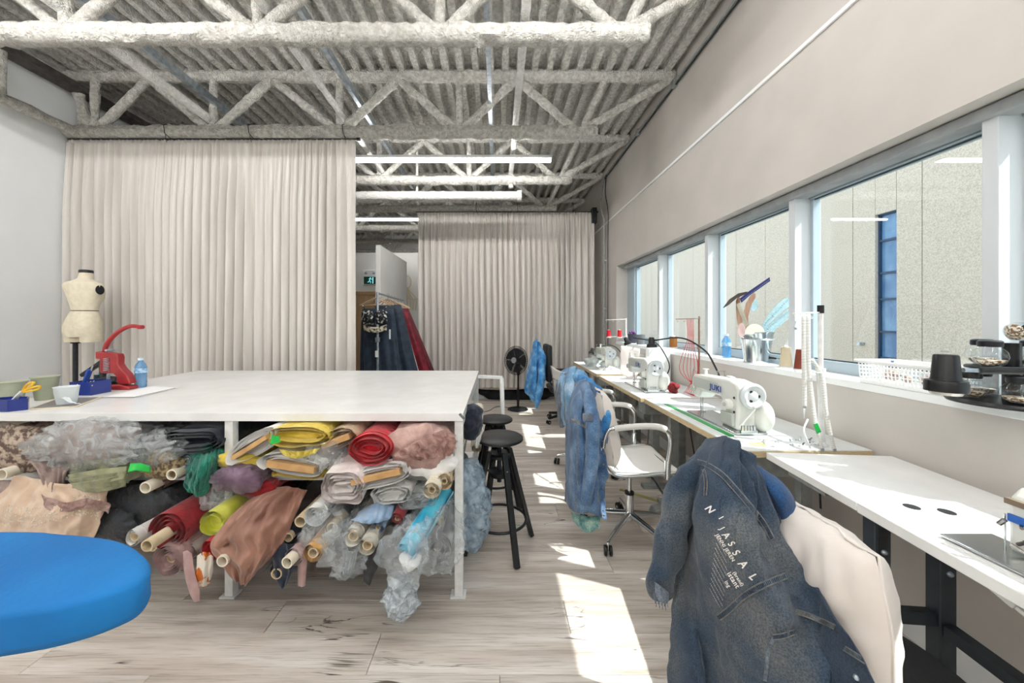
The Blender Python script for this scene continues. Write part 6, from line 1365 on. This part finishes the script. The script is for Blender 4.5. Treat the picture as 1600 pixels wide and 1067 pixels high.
flat('small_gauge', [(300+45*math.cos(a), 350-65*math.sin(a)) for a in [i*PI/10 for i in range(20)]], 2.76, m_acry, 'clear oval template behind the curved wooden ruler', cat='template')
flat('pink_gauge', [(180+38*math.cos(a), 600-70*math.sin(a)) for a in [i*PI/10 for i in range(20)]], 2.575, film('pink_acrylic', (.95, .86, .86), .5, .1, 2, '#dcc6c4'), 'pinkish clear template at the bucket left rim', cat='template')
t = thing('power_plug', 'dark plug with cable lying on the sill right of the bucket', 'plug', P(1205, 559, 2.5)); MB().tube([P(1201, 558, 2.5), P(1213, 560, 2.48)], [.014, .008], 10).build('plug_body', m_blackpl, t); MB().tube(spline([P(1213, 560, 2.48), P(1222, 561, 2.4), P(1236, 562, 2.36)], 5), .003, 6).build('cable', m_black, t)
# small pots at the far end of the sill
for px, lab, c_ in ((988, 'small dark pot with a purple flower on the far sill', '#3a3a48'), (1001, 'grey tin pot on the far sill', '#6b6f74')):
    X = 1.9; Y = sillY(px, X); t = thing('small_pot', lab, 'pot', (X, Y, ZS)); MB().lathe([(.001, 0), (.05, 0), (.06, .13), (.055, .13), (.045, .01), (.001, .01)], (X, Y, ZS), 20).build('pot_wall', pm('pot_'+c_[1:], c_, rough=.5), t)
    if px == 988:
        b = MB()
        for k in range(9): b.sph((X+.03*math.cos(k*2.2), Y+.03*math.sin(k*2.2), ZS+.14+.01*(k % 3)), .016, 8, 6)
        b.build('flowers', pm('purple_petals', '#7a3f8c', rough=.7), t)
# white perforated basket
bx = thing('plastic_basket', 'white perforated plastic basket with odds and ends on the sill', 'basket', (1.90, 1.64, ZS)); m_bask = pm('white_plastic', '#f2f3f2', rough=.35)
x0, x1, y0, y1, z0, hb = 1.825, 1.985, 1.46, 1.80, ZS, .112
def wall(a, c, name):
    a = Vector(a); c = Vector(c); d = (c-a); L_ = d.length; n = max(4, int(L_/.0155)); b = MB(); up = Vector((0, 0, 1)); out = Vector((d.y, -d.x, 0)).normalized(); fl = .10
    pt = lambda s_, z: a+d*s_+out*z*fl+up*z
    for i in range(n+1): b.bar(pt(i/n, .012), pt(i/n, hb-.006), .0048, .002, up=out)
    for k in range(6): z = .012+k*(hb-.02)/5; b.bar(pt(0, z), pt(1, z), .002, .0048 if k not in (0, 5) else .012)
    return b.build(name, m_bask, bx, smooth=False)
for a, c in (((x0, y0, z0), (x1, y0, z0)), ((x1, y0, z0), (x1, y1, z0)), ((x1, y1, z0), (x0, y1, z0)), ((x0, y1, z0), (x0, y0, z0))): wall(a, c, 'perforated_side')
MB().box(x0-.002, x1+.002, y0-.002, y1+.002, z0, z0+.006).build('basket_floor', m_bask, bx, bevel=.002)
rim = [(x0-.014, y0-.014), (x1+.012, y0-.014), (x1+.012, y1+.014), (x0-.014, y1+.014)]
b = MB()
for i in range(4): a, c = rim[i], rim[(i+1) % 4]; b.bar((a[0], a[1], z0+hb), (c[0], c[1], z0+hb), .014, .008)
b.build('rim', m_bask, bx, smooth=False)
b = MB(); rr = random.Random(3)
for k in range(22): b.sph((rr.uniform(x0+.03, x1-.03), rr.uniform(y0+.03, y1-.03), z0+.03+rr.uniform(0, .03)), rr.uniform(.012, .022), 8, 6)
b.build('contents', pm('mixed_trims', '#6b4a5a', '#c8b8a0', 18, .6), bx, kind='stuff')
# rotating jar rack
rc_ = Vector((1.845, 1.285, SILL+.012)); rk = thing('jar_rack', 'black two tier turntable jar rack on the sill at the right edge', 'rack', rc_)
MB().lathe([(.001, 0), (.10, 0), (.15, .004), (.155, .012), (.150, .02), (.001, .021)], rc_, 44).build('turntable', m_blackpl, rk)
MB().lathe([(.001, .13), (.105, .13), (.108, .135), (.105, .14), (.001, .14)], rc_, 40).build('upper_tier', m_blackpl, rk)
MB().cyl(rc_+Vector((0, 0, .02)), rc_+Vector((0, 0, .225)), .022, n=18).build('spindle', m_blackpl, rk)
m_jar = glass('jar_glass', (.96, .98, .99), 1.0); m_btn = pm('mixed_buttons', '#7a5a36', '#e6dccb', 120, .4, lo=.45, hi=.55)
def jar(c, lab, fill=True, tilt=None, r=.043, group='button jars on the turntable rack'):
    t = thing('glass_jar', lab, 'jar', c, group)
    pr = [(.001, 0), (r*.5, .001), (r*.85, r*.3), (r, r*.8), (r*.92, r*1.25), (r*.62, r*1.6), (r*.58, r*1.75)]
    MB().lathe(pr, c, 24, axis=tilt).build('glass_body', m_jar, t)
    MB().lathe([(.001, r*1.65), (r*.66, r*1.65), (r*.7, r*1.8), (r*.68, r*2.1), (r*.55, r*2.2), (.001, r*2.2)], c, 22, axis=tilt).build('black_lid', m_blackpl, t)
    if fill: MB().lathe([(.001, .004), (r*.5, .005), (r*.8, r*.35), (r*.86, r*.55), (.001, r*.6)], c, 20, axis=tilt).build('buttons', m_btn, t)
import itertools
names = ['nearest', 'left', 'far left', 'far right', 'right']
for tier, (zz, R_) in enumerate(((.022, .100), (.141, .078))):
    for k in range(5 if tier == 0 else 4):
        a = -PI/2-k*2*PI/(5 if tier == 0 else 4)+.45*(1-tier)
        jar(rc_+Vector((R_*math.cos(a), R_*math.sin(a), zz)), 'glass button jar with black lid on the %s tier, %s position' % (('lower', 'upper')[tier], names[k]), True)
jar(rc_+Vector((-.012, 0, .262)), 'glass jar lying on its side on top of the rack spindle', True, (1, -.2, .15), .034)
MB().cyl(P(1597, 560, 1.12), P(1597, 648, 1.12), .002, n=6).build('clear_rod', m_acry, label='thin clear upright rod at the right picture edge', cat='rod') if False else None

# ---- overlock machine at the right edge of the near table
ov = thing('overlock_machine', 'cream overlock machine with a blue stripe at the right edge of the near table', 'sewing machine', (1.40, .90, .78))
ob = lambda x0, x1, y0, y1, z0, z1, nm, mt, bv=.006: MB().box(x0, x1, y0, y1, z0, z1).build(nm, mt, ov, bevel=bv)
MB().prism([(-.10, .10), (.10, .10), (.10, .27), (-.07, .27), (-.10, .24)], .22, Matrix(((1, 0, 0, 1.465), (0, 0, 1, .74), (0, 1, 0, .69), (0, 0, 0, 1)))).build('head', m_mach, ov, bevel=.012)
ob(1.358, 1.364, .76, .955, .87, .89, 'blue_stripe', pm('stripe_blue', '#2b62b4', rough=.4), .001)
ob(1.356, 1.375, .75, .96, .915, .93, 'brown_stripe', pm('stripe_brown', '#7a6a5a', rough=.4), .001)
ob(1.40, 1.56, .76, .93, .785, .84, 'body', m_steel)
b = MB(); rr = random.Random(8)
for k in range(34):
    p = Vector((rr.uniform(1.33, 1.44), rr.uniform(.84, .95), rr.uniform(.80, .90))); d = Vector((rr.uniform(-1, 1), rr.uniform(-1, 1), rr.uniform(-1, 1))).normalized()*rr.uniform(.015, .035); b.cyl(p, p+d, rr.uniform(.003, .008), n=8)
b.build('looper_gear', pm('oily_steel', '#6b6460', '#b9b5b0', 30, .25, metal=1), ov)
ob(1.27, 1.42, .80, 1.03, .783, .792, 'cloth_plate', m_steel, .003)
MB().cyl((1.36, .96, .79), (1.36, .96, .885), .002, n=6).build('needle', m_steel, ov)
ob(1.33, 1.40, .76, .84, .795, .83, 'brown_oil_pan', pm('oil_brown', '#6a3b22', rough=.3), .004)

# ============================================================ clothes rack with garments
rk2 = thing('clothes_rack', 'steel garment rail standing behind the cutting table', 'clothes rack', (-1.5, 5.2, 0)); zr = 1.75
xa, ya, xb, yb = -1.485, 4.45, -1.58, 6.0
MB().cyl((xa, ya, zr), (xb, yb, zr), .014, n=12).build('rail', m_galv, rk2)
for x, y in ((xa, ya), (xb, yb)):
    p = MB().cyl((x, y, .06), (x, y, zr+.012), .016, n=12).build('upright', m_galv, rk2); MB().cyl((x-.25, y, .06), (x+.25, y, .06), .014, n=10).build('foot_bar', m_galv, p)
    for s_ in (-1, 1): caster(Vector((x+s_*.25, y, 0)), rk2, .028)
MB().box(xa-.025, xa+.025, ya-.022, ya+.022, 1.14, 1.20).build('height_clamp', m_galv, rk2, bevel=.004)
MB().cyl((xa-.07, ya-.02, 1.155), (xa-.02, ya-.02, 1.155), .006, n=8).sph((xa-.075, ya-.02, 1.155), .015, 8, 6).build('clamp_screw', m_blackpl, rk2)
def hanger(parent, c, w, ax=(1, 0, 0), mat=None):
    ax = Vector(ax).normalized(); b = MB(); m = mat or pm('hanger_wood', '#a98f76', '#c0a68c', 10, .5)
    b.tube([c-ax*w/2+Vector((0, 0, -.13)), c-ax*.03+Vector((0, 0, -.05)), c+Vector((0, 0, -.04)), c+ax*.03+Vector((0, 0, -.05)), c+ax*w/2+Vector((0, 0, -.13))], .0085, 8); b.cyl(c-ax*w/2+Vector((0, 0, -.128)), c+ax*w/2+Vector((0, 0, -.128)), .006, n=8)
    o = b.build('hanger', m, parent)
    MB().tube([c+Vector((0, 0, -.04)), c+Vector((0, 0, .0))]+[c+ax*.016*math.sin(a)+Vector((0, 0, .016-.016*math.cos(a)+.0)) for a in (1, 2, 3, 4)], .002, 5).build('hook', m_galv, o)
def gown(name, lab, c, ax, w0, w1, z0, z1, mat, seed, pleat=9, depth=.06, lean=0, cat='dress', hang=True):
    """c: hook point; cloth falls as a closed pleated loop widening towards the floor"""
    t = thing(name, lab, cat, (c[0], c[1], z0), 'gowns on the garment rail'); c = Vector(c); ax = Vector(ax).normalized(); nn = Vector((-ax.y, ax.x, 0))
    if hang: hanger(t, c, min(.4, w0*1.3), ax)
    b = MB(); n = 72; m = 16
    for j in range(m):
        k = j/(m-1); z = z1+(z0-z1)*k; w = w0+(w1-w0)*k**.8; d = depth*(.5+1.2*k)
        for i in range(n):
            a = 2*PI*i/n; pl = .5*math.sin(a*pleat+seed+noise.noise(Vector((k*2, seed, 0)))*2)*k**.5
            b.v.append(Vector((c.x, c.y, z))+ax*(w/2*math.cos(a)*(1+.12*pl)+lean*k)+nn*(d*math.sin(a)*(1+.6*pl)))
    for j in range(m-1):
        for i in range(n): b.f.append((j*n+i, (j+1)*n+i, (j+1)*n+(i+1) % n, j*n+(i+1) % n))
    b.f.append(tuple(range(n))); b.build('skirt', mat, t, ang=180); return t
C_GN = fab('navy_gown', '#0e1d2e', '#1e3348', .6, .2, 20)
g = gown('navy_gown', 'dark navy gown hanging at the front of the garment rail', (-1.52, 4.56, zr-.014), (1, 0, 0), .40, .56, .12, 1.56, C_GN, 1, lean=.05, pleat=11)
g2 = gown('navy_gown', 'second dark navy gown flaring right behind the first', (-1.45, 4.75, zr-.014), (1, .1, 0), .34, .60, .15, 1.62, C_GN, 4, lean=.22, pleat=9)
ct_ = thing('crop_top', 'black sheer crop top with pale beading on a wooden hanger', 'top', (-1.52, 4.49, 1.2)); hanger(ct_, Vector((-1.52, 4.47, zr-.02)), .38)
m_bead = pm('beaded_net', '#141a22', '#e8e6dc', 34, .6, lo=.55, hi=.62, alpha=.95)
for s_ in (-1, 1):
    b = MB(); b.grid(lambda u, v: Vector((-1.52+s_*(.01+.15*u), 4.44-.05*math.sin(u*PI)*math.sin(v*PI), 1.36+.15*v+.03*math.sin(u*PI)*v)), 12, 10); b.build('cup', m_bead, ct_, solid=.004, ang=180)
    MB().tube(spline([(-1.52+s_*.12, 4.44, 1.50), (-1.52+s_*.13, 4.45, 1.56), (-1.52+s_*.16, 4.47, 1.60)], 4), .006, 6).build('strap', m_bead, ct_)
b = MB(); b.grid(lambda u, v: Vector((-1.66+.29*u, 4.44-.04*math.sin(u*PI), 1.29+.07*v-.03*math.sin(u*PI))), 20, 5); b.build('pale_waistband', pm('gold_net', '#2a2d30', '#d8d0b8', 30, .6, lo=.4, hi=.55), ct_, solid=.004)
MB().tube(spline([(-1.67, 4.44, 1.30), (-1.6, 4.42, 1.255), (-1.52, 4.41, 1.245), (-1.44, 4.42, 1.26), (-1.37, 4.44, 1.33)], 5), .004, 6).build('hem', m_black, ct_)
for px, lab, mt, w0, w1, ln, yy, sd in ((0, 'brown gold gown on the rail behind the navy gowns', pm('gold_brown_silk', '#6b5a3e', '#8f7a55', 10, .45), .10, .22, .36, 4.95, 2), (1, 'pale gold gown with a shining front edge', pm('pale_gold_silk', '#b8a06a', '#d8c48e', 10, .4), .08, .2, .40, 5.15, 3),
    (2, 'ivory gown between the gold and burgundy ones', fab('ivory_gown', '#d8d2c4', '#ece8de'), .12, .2, .42, 5.35, 5), (3, 'burgundy gown hanging last on the rail', pm('burgundy_silk', '#5c0f20', '#8a1c30', 10, .5), .16, .30, .50, 5.6, 6), (4, 'deep burgundy gown at the very end of the rail', pm('burgundy_dark', '#480a18', '#701424', 10, .5), .16, .3, .58, 5.8, 8)):
    gown('evening_gown', lab, (-1.485-.095*(yy-4.45)/1.55, yy, zr-.014), (1, .05, 0), w0*1.6, w1*1.4, .1, 1.6, mt, sd, pleat=6, depth=.05, lean=ln*.9)
MB().box(-1.50, -1.46, 4.40, 4.403, .96, 1.04).build('paper_tag', m_white, smooth=False, label='small white paper tag on the navy gown', cat='tag')
MB().box(-1.335, -1.315, 4.42, 4.423, 1.18, 1.30).build('swing_tag', m_white, smooth=False, label='narrow white swing tag right of the beaded top', cat='tag')
# macrame hanging on the far wall
t = thing('wall_hanging', 'cream lace hanging on the far wall above the burgundy gowns', 'wall hanging', (-2.27, 9.38, 1.7)); b = MB(); cr_ = pm('cream_string', '#d8ccb0', rough=.8)
cc = P(636, 440, 9.36); b.tube([cc+Vector((.1*math.cos(a), 0, .16*math.sin(a))) for a in [i*PI/8 for i in range(16)]], .014, 6, closed=True)
for k in range(7): b.tube([cc+Vector((0, 0, -.16)), cc+Vector((-.25+.085*k, 0, -.45-.06*(k % 2))), cc+Vector((-.2+.07*k, 0, -.75))], .012, 5)
b.tube([cc+Vector((-.3, 0, -.45)), cc+Vector((.3, 0, -.45))], .012, 5); b.build('knotted_strings', cr_, t)

# ============================================================ right wall services
t = thing('wall_conduit', 'grey steel conduit running along the top of the right wall', 'conduit', (1.80, 3, 3.86))
MB().cyl((1.803, -1, 3.83), (1.803, 6.05, 3.83), .012, n=10).build('pipe', m_gsteel, t); MB().cyl((1.81, -1, 3.80), (1.81, 6.1, 3.80), .007, n=8).build('cable', m_black, t)
for y in (2.2, 3.66, 4.6): MB().box(1.785, 1.828, y-.03, y+.03, 3.79, 3.86).build('junction_box', m_gsteel, t, bevel=.003)
t = thing('wall_pipe', 'slim pale pipes dropping down the wall beside the far window end', 'pipe', (1.79, 6.0, 1))
MB().tube(spline([(1.80, 6.05, 3.80), (1.76, 6.03, 3.55), (1.74, 6.02, 3.3), (1.79, 6.0, 3.1)], 6)+[Vector((1.79, 6.0, .5))], .013, 10).build('drop_pipe', m_gsteel, t)
MB().tube(spline([(1.80, 5.92, 3.82), (1.78, 5.9, 3.5), (1.81, 5.86, 3.2), (1.805, 5.85, 2.7)], 6)+[Vector((1.805, 5.85, .4))], .007, 8).build('black_cable', m_black, t)
for z in (2.4, 1.6): MB().box(1.78, 1.828, 5.97, 6.03, z, z+.03).build('clip', m_galv, t)
MB().box(1.62, 1.70, 6.10, 6.22, 3.08, 3.34).build('rod_bracket', m_black, bevel=.005, label='dark bracket block at the right end of the far curtain rod', cat='bracket')
MB().box(1.70, 1.829, 7.0, 8.0, .0, 1.06).build('red_cabinet', pm('red_paint', '#9c2018', '#b02a20', 5, .5), bevel=.006, label='red cabinet beneath the far window beyond the curtain', cat='cabinet')
heap('red_figure', (1.94, 7.35, ZS), .06, (.7, 1.2, 2.2), pm('red_black_cloth', '#2b1216', '#b3232b', 12, .7), 'red and black bundle on the far window sill', 'bundle', 6, .5)
# painters' tape strip and cable on the floor
MB().bar((1.30, 2.75, .002), (1.02, 2.98, .002), .035, .003).build('floor_tape', pm('olive_tape', '#8f8c4e', '#a8a564', 8, .6), smooth=False, label='olive yellow tape strip on the floor beneath the white chair', cat='tape')
t = thing('foot_pedal', 'grey foot pedal with a black cable under the second sewing table', 'pedal', (1.2, 2.62, 0))
MB().prism([(0, 0), (.12, 0), (.11, .06), (.02, .04)], .09, Matrix.Translation((1.12, 2.66, 0)) @ Matrix.Rotation(PI/2, 4, 'X')).build('pedal_body', m_gsteel, t, bevel=.005)
MB().tube(spline([(1.2, 2.62, .03), (1.3, 2.6, .01), (1.42, 2.62, .012), (1.5, 2.68, .2), (1.45, 2.7, .6)], 6), .005, 6).build('cable', m_black, t)
